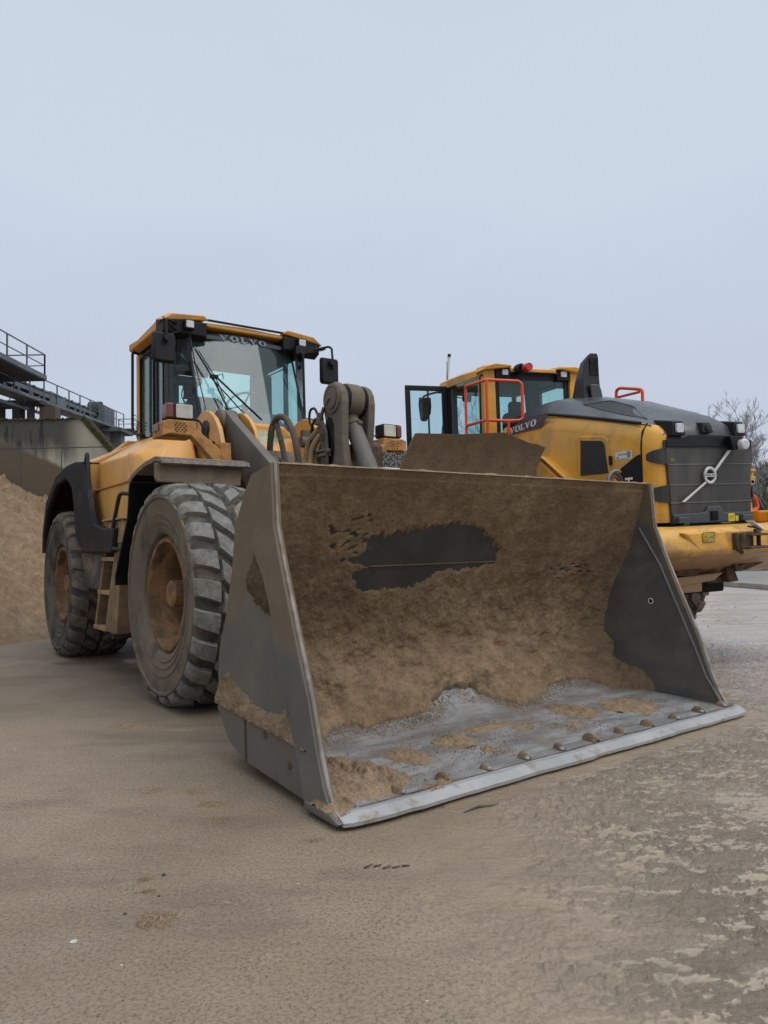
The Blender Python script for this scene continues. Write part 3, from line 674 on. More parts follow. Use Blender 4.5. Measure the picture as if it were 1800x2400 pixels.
q = MB(); q.box((15.0, 30.0, 3.72), (15.55, 30.4, 3.80)); q.box((15.0, 30.0, 4.02), (15.55, 30.4, 4.12)); q.box((15.02, 30.05, 3.8), (15.12, 30.35, 4.02)); q.box((15.4, 30.05, 3.8), (15.48, 30.35, 4.02)); q.box((15.22, 30.0, 3.5), (15.5, 30.4, 3.72)); q.build('coupler', 'yel_mud', ya, bevel=.02)
q = MB(); q.lathe([(.001, -.2), (.1, -.2), (.1, .2), (.001, .2)], (15.38, 30.2, 3.55), 'v', 12); q.build('pin', 'chrome', ya, smooth=40)

# =================================================================== LOADER 1
yaw = R(35.5)
ux = Vector((math.sin(yaw), -math.cos(yaw), 0))
L1M = Matrix.Translation((-0.5923, 6.4355, 0)) @ Matrix((ux, Vector((0, 0, 1)).cross(ux), Vector((0, 0, 1)))).transposed().to_4x4()

def make_wheel(parent, c, sgn, side='side_rubber', lug='lug', Rr=.875, hub_out=-.06, N_=24, ang0=0.0):
    """wheel centred on c (u,v,z); sgn=+1 : outer face towards +v"""
    wl = empty('wheel', parent=parent); fl = -1
    wl.location = (c[0], -c[1]*1.0 if FLIP else c[1], c[2])
    s_ = sgn
    k = Rr/.875
    def A(p): return [(r*k, a*s_) for r, a in p]
    tyre = MB()
    half = [(.425, .23), (.44, .275), (.455, .262), (.475, .300), (.52, .318), (.528, .312), (.57, .330), (.577, .324), (.63, .338), (.638, .332), (.70, .340), (.742, .338), (.750, .350), (.768, .350), (.775, .336), (.795, .322), (.815, .300), (.828, .26), (.834, .15), (.838, .0)]
    prof = half+[(r, -a) for r, a in reversed(half[:-1])]
    tyre.lathe(A(half[:15]), (0, 0, 0), 'v', 72, 0); tyre.lathe(A([(r, -a) for r, a in half[:15]]), (0, 0, 0), 'v', 72, 0)
    tyre.lathe(A(prof[14:len(prof)-14]), (0, 0, 0), 'v', 72, 2)
    # tread blocks
    def topr(w_):
        return interp([(0, .877), (.12, .876), (.22, .868), (.28, .858), (.315, .840), (.34, .812), (.346, .790)], abs(w_))
    def basr(w_): return interp([(0, .825), (.26, .815), (.30, .79), (.346, .775)], abs(w_))
    rn = random.Random(5)
    def lug_(ws, a0, a1, skew, taper=1.0):
        rings = []; W_ = len(ws)
        m_ = 4
        top = []; bot = []; ch = []
        for i, w_ in enumerate(ws):
            f = i/(W_-1); ac = (a0+a1)/2+skew*(abs(w_)-abs(ws[0])); hw = (a1-a0)/2*(1-(1-taper)*f)
            e = .012/.87
            rt, rb = topr(w_), basr(w_)
            endin = .012 if i == 0 else (-.004 if i == W_-1 else 0)
            for j in range(m_+1):
                a_ = ac-hw+e+(2*hw-2*e)*j/m_
                jit = rn.uniform(-.004, .004)
                top.append(((rt+jit)*math.cos(a_), (w_+endin*(1 if w_ > 0 else -1)), (rt+jit)*math.sin(a_)))
            for j in range(m_+1):
                a_ = ac-hw-.004+(2*hw+.008)*j/m_
                bot.append((rb*math.cos(a_), w_, rb*math.sin(a_)))
        n = m_+1; vs = [(x*k, y*s_, z*k) for x, y, z in top+bot]; o_ = W_*n; fs = []
        for i in range(W_-1):
            for j in range(m_):
                fs.append((i*n+j, i*n+j+1, (i+1)*n+j+1, (i+1)*n+j))
            fs.append((i*n, (i+1)*n, o_+(i+1)*n, o_+i*n)); fs.append((i*n+m_, o_+i*n+m_, o_+(i+1)*n+m_, (i+1)*n+m_))
        for i in (0, W_-1):
            for j in range(m_): fs.append((i*n+j, o_+i*n+j, o_+i*n+j+1, i*n+j+1))
        tyre.add(vs, fs, 1)
    P_ = 2*math.pi/N_
    for i in range(N_):
        a_ = i*P_+ang0
        lug_([.175, .24, .285, .318, .338, .347], a_-P_*.35, a_+P_*.33, .35, .86)
        lug_([-.175, -.24, -.285, -.318, -.338, -.347], a_+P_*.5-P_*.35, a_+P_*.5+P_*.33, .35, .86)
        lug_([.018, .06, .11, .165], a_+P_*.10-P_*.36, a_+P_*.10+P_*.36, 1.1)
        lug_([-.018, -.06, -.11, -.165], a_+P_*.6-P_*.36, a_+P_*.6+P_*.36, 1.1)
    tyre.build('tyre', [side, lug, 'groove'], wl, flip=FLIP, smooth=38)
    rim = MB()
    rim.lathe(A([(.43, .225), (.445, .262), (.435, .285), (.412, .285), (.402, .262), (.398, .20), (.372, .185), (.362, .13), (.358, .02), (.345, -.05), (.30, -.10), (.24, -.115), (.21, -.10)]), (0, 0, 0), 'v', 56)
    rim.v = [(x*(1+mm_), y, z*(1+mm_)) for x, y, z in rim.v for mm_ in [(-.035*max(0, fbm(x*5, z*5, y*6, 4)+.15)*(1.5 if z < 0 else 1) if .22 < math.hypot(x, z) < .415*k else 0)]]
    rim.build('rim', 'rim', wl, flip=FLIP, smooth=60)
    hb_ = MB()
    hb_.lathe(A([(.25, -.12), (.235, -.06), (.20, -.04), (.17, .02), (.125, .04), (.11, .07), (.105, .10), (.105, .235), (.085, .25), (.001, .252)]), (0, 0, 0), 'v', 32)
    for j in range(12):
        a_ = j*math.pi/6; hb_.lathe([(.016, -.01), (.016, .03), (.001, .03)], (.215*k*math.cos(a_), -.055*s_, .215*k*math.sin(a_)), 'v', 6)
    hb_.build('hub', 'rim', wl, flip=FLIP, smooth=35)
    return wl

FLIP = True
M['liner'] = pm('black wheel arch liner', (.010, .010, .010), (.03, .026, .022), .85, 0, 3, (.5, .8), .5)
L1 = empty('wheel_loader', L1M); tag(L1, 'older muddy yellow wheel loader with its big steel bucket lowered in the foreground', 'wheel loader')
def b1(mb, name, mat, parent=None, **k): return mb.build(name, mat, parent or L1, flip=True, **k)

# ---- wheels
make_wheel(L1, (0, 1.095, .862), 1, 'side_rubber', 'lug', ang0=.05)
make_wheel(L1, (0, -1.095, .862), -1, 'side_rubber', 'lug')
make_wheel(L1, (-3.55, 1.12, .835), 1, 'side_old', 'lug_mud', Rr=.86)
make_wheel(L1, (-3.55, -1.12, .835), -1, 'side_old', 'lug_mud', Rr=.86)

# ---- chassis
q = MB(); q.box((-1.2, -.42, .55), (.75, .42, 1.35)); q.box((-.25, -.85, .70), (.25, .85, 1.0)); q.box((-4.4, -.45, .6), (-1.3, .45, 1.3)); q.box((-3.8, -.85, .68), (-3.3, .85, .98)); q.box((-1.9, -.75, .75), (-1.3, .75, 1.7))
b1(q, 'chassis', 'dark', bevel=.02)

# ---- body / engine hood
q = MB()
q.loft([[(-4.85, -1.0, 1.3), (-4.85, 1.0, 1.3), (-4.8, .95, 1.95), (-4.7, .70, 2.20), (-4.7, -.70, 2.20), (-4.8, -.95, 1.95)],
        [(-3.62, -1.12, 1.3), (-3.62, 1.12, 1.3), (-3.62, 1.12, 2.20), (-3.62, .86, 2.42), (-3.62, -.86, 2.42), (-3.62, -1.12, 2.20)],
        [(-2.75, -1.12, 1.3), (-2.75, 1.12, 1.3), (-2.75, 1.12, 2.23), (-2.7, .90, 2.46), (-2.7, -.90, 2.46), (-2.75, -1.12, 2.23)]])
b1(q, 'engine_hood', 'yel_old', bevel=.03, seg=3)
q = MB()
for s_ in (1, -1):
    # lower stair body, step ledge, upper block, cab corner block
    q.hexa([(-2.52, .8*s_, 1.44), (-1.20, .8*s_, 1.44), (-1.20, 1.29*s_, 1.44), (-2.52, 1.29*s_, 1.44), (-2.52, .8*s_, 1.855), (-1.16, .8*s_, 1.855), (-1.16, 1.29*s_, 1.855), (-2.52, 1.29*s_, 1.855)])
    q.hexa([(-2.49, .8*s_, 1.86), (-1.35, .8*s_, 1.86), (-1.35, 1.27*s_, 1.86), (-2.49, 1.27*s_, 1.86), (-2.49, .8*s_, 2.44), (-1.9, .8*s_, 2.42), (-1.42, 1.26*s_, 2.12), (-2.49, 1.26*s_, 2.15)])
    q.hexa([(-3.05, .8*s_, 1.5), (-2.525, .8*s_, 1.5), (-2.525, 1.35*s_, 1.46), (-3.0, 1.35*s_, 1.5), (-3.25, .8*s_, 2.44), (-2.525, .8*s_, 2.44), (-2.525, 1.345*s_, 2.165), (-3.25, 1.345*s_, 2.20)])
b1(q, 'side_body', 'yel_old', bevel=.018)
for s_ in (1, -1):
    q = MB(); q.prism([(-2.51, 1.26*s_)]+[(-2.51+k*.01925, (1.298 if k % 2 else 1.312)*s_) for k in range(69)]+[(-1.20, 1.26*s_)], 1.850, 1.862, 'z')
    b1(q, 'step_edge', 'yel_rust')
for s_ in (1, -1):
    q = MB()
    q.loft([[(-1.50, .70*s_, 1.83), (-1.50, 1.24*s_, 1.83), (-1.50, 1.25*s_, 2.12), (-1.50, 1.16*s_, 2.19), (-1.50, .70*s_, 2.33)],
            [(-1.44, .70*s_, 1.83), (-1.44, 1.265*s_, 1.83), (-1.43, 1.265*s_, 2.13), (-1.42, 1.14*s_, 2.22), (-1.42, .70*s_, 2.36)],
            [(-1.15, .70*s_, 1.87), (-1.15, 1.24*s_, 1.87), (-1.17, 1.22*s_, 2.10), (-1.22, 1.06*s_, 2.26), (-1.24, .70*s_, 2.36)],
            [(-.98, .70*s_, 1.9), (-.95, 1.14*s_, 1.9), (-1.0, 1.08*s_, 2.06), (-1.12, .94*s_, 2.22), (-1.18, .70*s_, 2.28)]])
    b1(q, 'cab_side_cover', 'yel_old', bevel=.03, seg=3, smooth=50)
text_obj('shift_lettering', 'OptiShift', .075, (-1.41, -1.2675, 1.845), (R(90), 0, 0), 'scrub_g', L1).rotation_euler = (R(90), 0, 0)

# ---- cab
cab = MB()
Zb, Zt = 2.05, 3.42
def post(mb, p0, p1, w=.05, d=.05):
    (x0, y0, z0), (x1, y1, z1) = p0, p1
    mb.hexa([(x0-w, y0-d, z0), (x0+w, y0-d, z0), (x0+w, y0+d, z0), (x0-w, y0+d, z0), (x1-w, y1-d, z1), (x1+w, y1-d, z1), (x1+w, y1+d, z1), (x1-w, y1+d, z1)])
cab.prism([(-2.66, -.79), (-1.62, -.79), (-1.12, -.60), (-1.12, .60), (-1.62, .79), (-2.66, .79)], 1.7, 2.06, 'z')     # sill / floor
cab.prism([(-2.66, -.79), (-1.66, -.79), (-1.58, -.62), (-1.58, .62), (-1.66, .79), (-2.66, .79)], 3.445, 3.47, 'z')
for s_ in (1, -1):
    post(cab, (-2.02, .765*s_, Zb), (-2.02, .765*s_, Zt), .022, .025)
    post(cab, (-1.66, .77*s_, Zb), (-1.66, .77*s_, Zt), .055, .025)
    cab.hexa([(-1.64, .74*s_, 3.05), (-1.48, .62*s_, 3.12), (-1.46, .60*s_, 3.12), (-1.62, .70*s_, 3.05), (-1.64, .76*s_, 3.45), (-1.52, .64*s_, 3.45), (-1.50, .60*s_, 3.45), (-1.62, .70*s_, 3.45)])
cabo = b1(cab, 'cab', 'glassframe', bevel=.008)
for s_ in (1, -1):
    q = MB(); post(q, (-2.60, .77*s_, 2.2), (-2.60, .77*s_, 3.42), .045, .04); b1(q, 'rear_pillar', 'yel_old', cabo, bevel=.01)
q = MB()
for k in range(6): q.tube([(-2.56-.035*math.sin(k), .818, 2.46+k*.035), (-2.62, .818, 2.50+k*.035)], .006, 5)
b1(q, 'vent_slots', 'dark', cabo)
# liner: ceiling, rear wall frame, dash, visor
q = MB()
q.prism([(-2.64, -.76), (-1.66, -.76), (-1.50, -.58), (-1.50, .58), (-1.66, .76), (-2.64, .76)], 3.40, 3.44, 'z')
q.box((-2.66, -.76, 2.06), (-2.60, .76, 2.48))
q.box((-2.66, .33, 2.48), (-2.60, .76, 3.38)); q.box((-2.655, -.76, 2.48), (-2.60, -.60, 3.38))
q.prism([(-2.64, 3.40), (-1.66, 3.40), (-1.72, 3.37), (-2.62, 3.36)], -.74, .74, 'v')
q.box((-2.58, -.72, 2.06), (-2.3, -.56, 3.3))
b1(q, 'cab_liner', 'cab_in', cabo)
q = MB(); q.prism([(-1.60, 3.36), (-1.54, 3.36), (-1.60, 3.05), (-1.66, 3.02)], .36, .72, 'v'); b1(q, 'sun_visor', 'black', cabo)
# dash & column
q = MB(); q.prism([(-1.75, 2.06), (-1.22, 2.06), (-1.22, 2.5), (-1.42, 2.66), (-1.6, 2.66)], -.35, .08, 'v'); q.prism([(-1.5, 2.05), (-1.2, 2.05), (-1.24, 2.30), (-1.4, 2.3)], -.6, .6, 'v'); b1(q, 'dashboard', 'cab_in', cabo, bevel=.04, seg=3)
q = MB()
cc = Vector((-1.80, -.12, 2.80)); nn = Vector((-.55, 0, .83)).normalized(); t1 = Vector((0, 1, 0)); t2 = nn.cross(t1)
q.tube([cc+(t1*math.cos(a)+t2*math.sin(a))*.20 for a in [2*math.pi*k/32 for k in range(32)]], .014, 8, closed=True)
for a in (0.5, 2.64, 4.71): q.tube([cc, cc+(t1*math.cos(a)+t2*math.sin(a))*.2], .011, 6)
q.tube([cc, cc-nn*.35], .035, 8)
b1(q, 'steering_wheel', 'cab_in', cabo, smooth=60)
q = MB(); q.prism(rrect(-.02, 2.30, .40, 2.92, .09), -2.22, -2.10, 'u'); q.prism(rrect(-.04, 2.25, .42, 2.40, .05), -2.1, -1.75, 'u'); b1(q, 'seat', 'seat', cabo, bevel=.03, smooth=50)
q = MB(); q.box((-1.76, .44, 2.93), (-1.6, .70, 3.0)); q.prism([(-1.72, 2.93), (-1.62, 2.93), (-1.64, 2.78), (-1.70, 2.78)], .48, .60, 'v')
q.tube([(-1.66, .62, 2.9), (-1.62, .66, 2.78), (-1.66, .58, 2.72), (-1.66, .52, 2.78)], .006, 5, fillet=.05); q.tube([(-1.66, .60, 2.9), (-1.62, .64, 2.72), (-1.66, .5, 2.68), (-1.66, .5, 2.78)], .006, 5, fillet=.05)
b1(q, 'display_mount', 'black', cabo)
# glass
def pane(name, pts, mat='glass', th=.006, parent=None, fn=None):
    a_ = [Vector(p) for p in pts]; n_ = (a_[1]-a_[0]).cross(a_[2]-a_[0]).normalized()*th
    q = MB(); n = len(a_); q.add(a_+[p+n_ for p in a_], [tuple(range(n)), tuple(range(2*n-1, n-1, -1))]+[(i, (i+1) % n, n+(i+1) % n, n+i) for i in range(n)])
    return (fn or b1)(q, name, mat, parent or cabo)
# curved windscreen
def ws(a, c):
    z = 2.06+c*1.43; v = -.60+a*1.2
    u = interp([(2.06, -.98), (2.55, -1.17), (3.0, -1.34), (3.49, -1.52)], z)-.10*abs(v/.6)**2.2
    return (u, v, z)
q = MB(); q.grid(ws, 14, 10); q.grid(lambda a, c: (ws(a, c)[0]-.006, ws(a, c)[1], ws(a, c)[2]), 14, 10)
b1(q, 'windscreen', 'glass_ws', cabo, smooth=60, recalc=False)
for s_ in (1, -1):
    q = MB()
    def cgl(a, c, s_=s_):
        p = ws(.5+.5*s_, c*.97); z = 2.06+c*1.387; return (p[0]+(-1.61-p[0])*a, p[1]+(.78*s_-p[1])*a, z)
    q.grid(cgl, 2, 9); b1(q, 'corner_glass', 'glass', cabo, recalc=False)
    q = MB(); q.tube([Vector(ws(.5+.5*s_, k/8))+Vector((.004, 0, 0)) for k in range(9)], .012, 6); b1(q, 'glass_seal', 'black', cabo, smooth=60)
    pane('door_window', [(-2.0, .775*s_, 2.10), (-1.715, .775*s_, 2.10), (-1.715, .775*s_, 3.39), (-2.0, .775*s_, 3.39)])
    pane('side_window', [(-2.555, .775*s_, 2.46), (-2.045, .775*s_, 2.40), (-2.045, .775*s_, 3.39), (-2.555, .775*s_, 3.39)])
    q = MB(); q.tube([(-2.54, .79*s_, 2.47), (-2.08, .79*s_, 2.42), (-2.08, .79*s_, 3.36), (-2.54, .79*s_, 3.36)], .014, 6, closed=True); q.tube([(-1.74, .80*s_, 2.3), (-1.74, .80*s_, 3.3)], .012, 6); b1(q, 'window_seal', 'black', cabo, smooth=60)
    q = MB(); q.box((-2.555, .70*s_, 2.06), (-1.6, .775*s_, 2.36)); b1(q, 'door_panel', 'black', cabo, bevel=.01)
pane('rear_window', [(-2.63, -.60, 2.48), (-2.63, .33, 2.48), (-2.63, .33, 3.37), (-2.63, -.60, 3.37)])
# header strip & lettering on the windscreen
q = MB()
for k in range(2):
    def hs(a, c, k=k):
        p = ws(a, .955+c*.045); return (p[0]+.008+k*.003, p[1], p[2])
    q.grid(hs, 14, 3)
b1(q, 'header_strip', 'black', cabo, smooth=60, recalc=False)
q = MB()
def lt(x, y, d):
    v = .285-x; z = 3.408+y*.68; p = ws(.5+v/1.2, (z-2.06)/1.43); return (p[0]+.014+d, v, z)
word(q, 'VOLVO', lt, .086, .002, 0, .24)
b1(q, 'windscreen_lettering', 'cream', cabo)
# roof
q = MB()
def rring(u, hw, zb, zt, drop=.03): return [(u, -hw, zb), (u, -hw, zt-drop), (u, -hw+.08, zt), (u, 0, zt+.015), (u, hw-.08, zt), (u, hw, zt-drop), (u, hw, zb)]
q.loft([rring(-2.68, .86, 3.46, 3.54), rring(-2.60, .90, 3.45, 3.56), rring(-2.3, .90, 3.45, 3.54), rring(-1.64, .90, 3.46, 3.585)])
q.loft([rring(-1.64, .60, 3.50, 3.575), rring(-1.47, .50, 3.515, 3.555, .012)])
b1(q, 'roof', 'yel_old', cabo, bevel=.012, smooth=50)
for s_ in (1, -1):
    q = MB(); q.loft([[(-1.67, .90*s_, 3.50), (-1.67, .86*s_, 3.60), (-1.67, .50*s_, 3.62), (-1.67, .46*s_, 3.57)],
                      [(-1.50, .945*s_, 3.505), (-1.50, .83*s_, 3.60), (-1.50, .50*s_, 3.625), (-1.50, .43*s_, 3.58)],
                      [(-1.43, .93*s_, 3.50), (-1.41, .81*s_, 3.575), (-1.41, .48*s_, 3.605), (-1.43, .42*s_, 3.565)]])
    b1(q, 'roof_peak', 'yel_old', cabo, bevel=.012)
    q = MB(); q.prism([(-1.68, 3.40), (-1.55, 3.36), (-1.45, 3.40), (-1.44, 3.54), (-1.68, 3.57)], .44*s_, .90*s_, 'v'); b1(q, 'lamp_housing', 'black', cabo, bevel=.01)
    q = MB(); q.prism(rrect(.645*s_-.052, 3.435, .645*s_+.052, 3.53, .012), -1.44, -1.385, 'u'); wlt = b1(q, 'work_light', 'black', cabo, bevel=.005)
    q = MB(); q.prism(rrect(.645*s_-.040, 3.447, .645*s_+.040, 3.518, .012), -1.386, -1.376, 'u'); b1(q, 'lamp_lens', 'lamp_white', wlt, bevel=.004)
    # mirror
    q = MB(); vm = .94*s_; q.loft([[(-1.33, vm-.115, 3.05), (-1.33, vm-.10, 3.03), (-1.33, vm+.10, 3.03), (-1.33, vm+.118, 3.06), (-1.33, vm+.118, 3.31), (-1.33, vm+.10, 3.335), (-1.33, vm-.10, 3.335), (-1.33, vm-.118, 3.31)],
        [(-1.27, vm-.10, 3.06), (-1.27, vm-.085, 3.045), (-1.27, vm+.085, 3.045), (-1.27, vm+.10, 3.075), (-1.27, vm+.10, 3.295), (-1.27, vm+.085, 3.32), (-1.27, vm-.085, 3.32), (-1.27, vm-.10, 3.295)]])
    mo = b1(q, 'mirror', 'black', cabo, bevel=.015, seg=3, smooth=50)
    q = MB()
    if s_ > 0: q.tube([(-1.5, .72, 3.50), (-1.27, .93, 3.46), (-1.25, .935, 3.44), (-1.25, .93, 3.22)], .013, 7, fillet=.04); q.tube([(-1.5, .66, 3.44), (-1.32, .86, 3.34)], .010, 6); q.tube([(-1.28, .95, 3.46), (-1.46, .74, 3.40)], .012, 6)
    else: q.tube([(-1.45, -.58, 3.36), (-1.3, -.93, 3.46), (-1.27, -.955, 3.44), (-1.25, -.96, 3.20)], .013, 7, fillet=.03); q.prism([(-.55, 3.34), (-.55, 3.43), (-.93, 3.46), (-.93, 3.44)], -1.42, -1.36, 'u')
    q.lathe([(.001, .0), (.03, .0), (.03, -.04), (.001, -.04)], (-1.22, .935*s_, 3.265), 'u', 12)
    b1(q, 'mirror_arm', 'black', mo, smooth=50)
q = MB(); q.tube([(-1.455, -.5, 3.578), (-1.455, .5, 3.578)], .013, 8); b1(q, 'roof_bar', 'black', cabo, smooth=60)
q = MB()
q.tube([(-1.08, .60, 2.25), (-1.12, .60, 2.62), (-1.30, .625, 3.05), (-1.46, .625, 3.42)], .006, 6); b1(q, 'pillar_line', 'glassframe', cabo, smooth=60)
q = MB(); q.tube([(-2.56, .80, 3.42), (-2.56, .875, 3.44), (-2.57, .875, 2.54), (-2.36, .86, 2.47), (-2.36, .80, 2.47)], .016, 8, fillet=.07); b1(q, 'grab_rail', 'black', cabo, smooth=60)
q = MB(); q.tube([(-1.35, -.60, 3.36), (-1.33, -.62, 3.34), (-1.32, -.625, 2.55)], .014, 8, fillet=.03); b1(q, 'grab_rail', 'black', cabo, smooth=60)
# wipers
q = MB()
q.tube([(-1.40, .59, 3.24), (-1.25, .47, 2.94), (-1.08, .34, 2.52)], .010, 6); q.tube([(-1.36, .57, 3.22), (-1.22, .45, 2.93), (-1.12, .39, 2.70)], .006, 5)
q.tube([(-1.22, .46, 2.95), (-1.02, .04, 2.50)], .010, 6); q.tube([(-1.24, .48, 2.92), (-1.05, .14, 2.48)], .007, 6)
q.box((-1.25, .42, 2.92), (-1.21, .50, 2.955)); q.tube([(-1.22, .42, 2.955), (-1.2, .38, 2.97), (-1.2, .37, 2.92)], .005, 5)
b1(q, 'wiper', 'black', cabo, smooth=60)

# ---- yellow cowl in front of cab
q = MB()
q.loft([[(-1.45, -.36, 2.1), (-1.45, .38, 2.1), (-1.45, .38, 2.46), (-1.45, .10, 2.52), (-1.45, -.28, 2.50), (-1.45, -.36, 2.42)],
        [(-1.12, -.36, 2.1), (-1.12, .38, 2.1), (-1.12, .38, 2.42), (-1.12, .10, 2.49), (-1.12, -.27, 2.475), (-1.12, -.36, 2.38)]])
q.prism([(-1.20, 2.0), (-.9, 2.0), (-1.12, 2.36), (-1.2, 2.38)], -.50, .50, 'v')
b1(q, 'front_cowl', 'yel_old', bevel=.03, seg=3)

# ---- loader tower (front frame plates)
tow = [(-1.22, 2.50), (-1.14, 2.53), (-1.03, 2.545), (-.93, 2.52), (-.80, 2.44), (-.70, 2.33), (-.58, 2.05), (-.48, 1.5), (-.9, 1.0), (-1.25, 1.0), (-1.26, 1.6)]
for s_ in (1, -1):
    for v0, v1, dx in ((.595, .64, 0), (.33, .37, .19)):
        q = MB(); q.prism([(p[0]+dx, p[1]-(.03 if dx else 0)) for p in tow], v0*s_, v1*s_, 'v'); tp = b1(q, 'tower_plate', 'yel_old', bevel=.006)
        if dx == 0:
            q = MB(); q.lathe([(.001, .03), (.028, .03), (.03, .025), (.075, .02), (.08, .01), (.08, 0)], (-.99, .641*s_, 2.36), 'v', 24) if s_ > 0 else q.lathe([(.001, -.03), (.075, -.02), (.08, 0)], (-.99, .641*s_, 2.36), 'v', 24)
            q.prism([(-1.045, 2.36), (-.93, 2.36), (-.93, 2.20), (-.98, 2.15), (-1.03, 2.17)], .641*s_, .655*s_, 'v')
            b1(q, 'pin_cover', 'glassframe', tp, smooth=40)
            q = MB(); q.lathe([(.001, 0), (.05, 0), (.05, .004)], (-.82, .641*s_, 2.17), 'v', 20); q.lathe([(.001, 0), (.05, 0), (.05, .004)], (-.80, .641*s_, 2.15), 'v', 20); b1(q, 'plate_hole', 'dark', tp)
    # lift arm
    q = MB()
    arm = [(-1.02, 2.40), (-1.0, 2.49), (-.90, 2.53), (-.80, 2.51), (-.66, 2.41), (.09, 1.935), (.75, 1.52), (1.35, .95), (1.75, .45), (1.62, .28), (1.45, .30), (1.10, .72), (.45, 1.25), (-.30, 1.66), (-.62, 2.0), (-.95, 2.28)]
    q.prism(arm, .43*s_, .52*s_, 'v'); la = b1(q, 'lift_arm', 'grey_arm', bevel=.01)
    q = MB(); q.lathe([(.001, .10), (.09, .10), (.12, .08), (.12, -.08), (.09, -.10), (.001, -.10)], (-.90, .475*s_, 2.42), 'v', 28); b1(q, 'arm_boss', 'arm_dust', la, smooth=40)
    # lift cylinder
    q = MB(); q.tube([(-.95, .30*s_, 1.25), (-.05, .30*s_, 1.32)], .075, 16); q.tube([(-.05, .30*s_, 1.32), (.55, .30*s_, 1.36)], .04, 12); b1(q, 'lift_cylinder', 'arm_dust', smooth=50)
# cross tube between arms and centre gear
q = MB(); q.tube([(.25, -.45, 1.62), (.25, .45, 1.62)], .14, 20); b1(q, 'cross_tube', 'arm_dust', smooth=50)
q = MB(); q.tube([(-.52, .30, 1.98), (-.52, -.05, 1.98)], .14, 18); q.tube([(-.35, .22, 1.86), (-.35, .0, 1.86)], .17, 22); b1(q, 'pump_housing', 'arm_dust', smooth=50)
q = MB(); q.box((-.98, -.30, 1.2), (-.62, .30, 2.12)); b1(q, 'centre_frame', 'yel_rust', bevel=.02)
# right tower gear, with valve block
q = MB(); q.tube([(-.62, -.18, 2.24), (-.62, -.50, 2.24)], .055, 14); q.lathe([(.09, -.05), (.09, .05)], (-.62, -.46, 2.24), 'v', 16, caps=True); q.tube([(-.45, -.25, 2.12), (-.1, -.12, 1.9), (.05, -.1, 1.75)], .022, 7); q.tube([(-.45, -.29, 2.10), (-.1, -.17, 1.88), (.05, -.15, 1.73)], .022, 7); q.tube([(-.45, -.33, 2.08), (-.1, -.22, 1.86), (.05, -.20, 1.71)], .022, 7); q.box((-.66, -.42, 2.28), (-.60, -.2, 2.36)); b1(q, 'valve_block', 'arm_dust', smooth=50)

# ---- tilt linkage (centre)
q = MB()
lp = [(.42, 1.3), (.42, 1.9), (.415, 2.25), (.395, 2.33), (.39, 2.40), (.40, 2.46), (.44, 2.525), (.50, 2.555), (.57, 2.555), (.63, 2.52), (.67, 2.46), (.685, 2.38), (.675, 2.25), (.672, 2.1), (.70, 1.9), (.74, 1.5), (.70, 1.3)]
lp_r = [(.46, 1.9), (.44, 2.25)]+lp[3:13]+[(.655, 2.1), (.60, 1.9)]
q.prism([(x+.03, z) for x, z in lp], .105, .175, 'v'); q.prism(lp_r, -.175, -.105, 'v')
tc_ = b1(q, 'tilt_crank', 'arm_dust', bevel=.012, seg=2)
q = MB(); q.prism([(.47, 1.88), (.455, 2.10), (.46, 2.24), (.50, 2.28), (.56, 2.26), (.585, 2.2), (.59, 2.0), (.56, 1.88)], .1755, .1775, 'v'); b1(q, 'crank_recess', 'dark', tc_)
q = MB(); q.lathe([(.10, 0), (.125, 0), (.125, .012), (.105, .016), (.10, .012), (.085, .012), (.085, .022), (.001, .022)], (.565, .175, 2.42), 'v', 32); q.tube([(.565, -.2, 2.42), (.565, .18, 2.42)], .06, 16); b1(q, 'pin_boss', 'arm_dust', tc_, smooth=40)
q = MB()
for a_, b_ in ((.07, .104), (-.104, -.07)):
    q.lathe([(.06, a_), (.128, a_), (.132, (a_+b_)/2), (.128, b_), (.06, b_)], (.56, 0, 2.42), 'v', 24)
b1(q, 'grease_collar', 'dark', tc_, smooth=40)
# tilt cylinder leaning forward and down from the pin
q = MB()
q.lathe([(.001, -.065), (.135, -.065), (.14, -.05), (.14, .05), (.135, .065), (.001, .065)], (.56, 0, 2.42), 'v', 32)
q.tube([(.56, 0, 2.42), (.56, 0, 2.31), (.585, 0, 2.225)], [.07, .062, .064], 20)
ty = b1(q, 'cylinder_eye', 'arm_dust', smooth=40)
q = MB(); q.tube([(.580, 0, 2.235), (.90, 0, 1.715), (1.14, 0, 1.33)], .070, 24); b1(q, 'tilt_cylinder', 'grey_arm', smooth=50)
q = MB(); q.tube([(.592, 0, 2.215), (.606, 0, 2.192)], .078, 24); q.lathe([(.001, -.02), (.02, -.02), (.02, .02), (.001, .02)], (.67, -.02, 2.22), 'v', 10); b1(q, 'hose_clamp', 'arm_dust', smooth=40)
q = MB(); q.tube([(.50, .05, 2.20), (.62, .08, 1.98), (.85, .09, 1.6)], .016, 8); q.tube([(.49, .02, 2.18), (.50, .03, 2.26), (.53, -.02, 2.28)], .012, 7); b1(q, 'cylinder_pipe', 'arm_dust', smooth=50)
q = MB(); q.prism([(.30, 1.3), (.33, 1.75), (.52, 2.10), (.60, 2.05), (.60, 1.3)], -.30, -.19, 'v'); q.box((.45, -.10, 1.2), (.6, .10, 2.05)); b1(q, 'linkage_bracket', 'rust', bevel=.01)
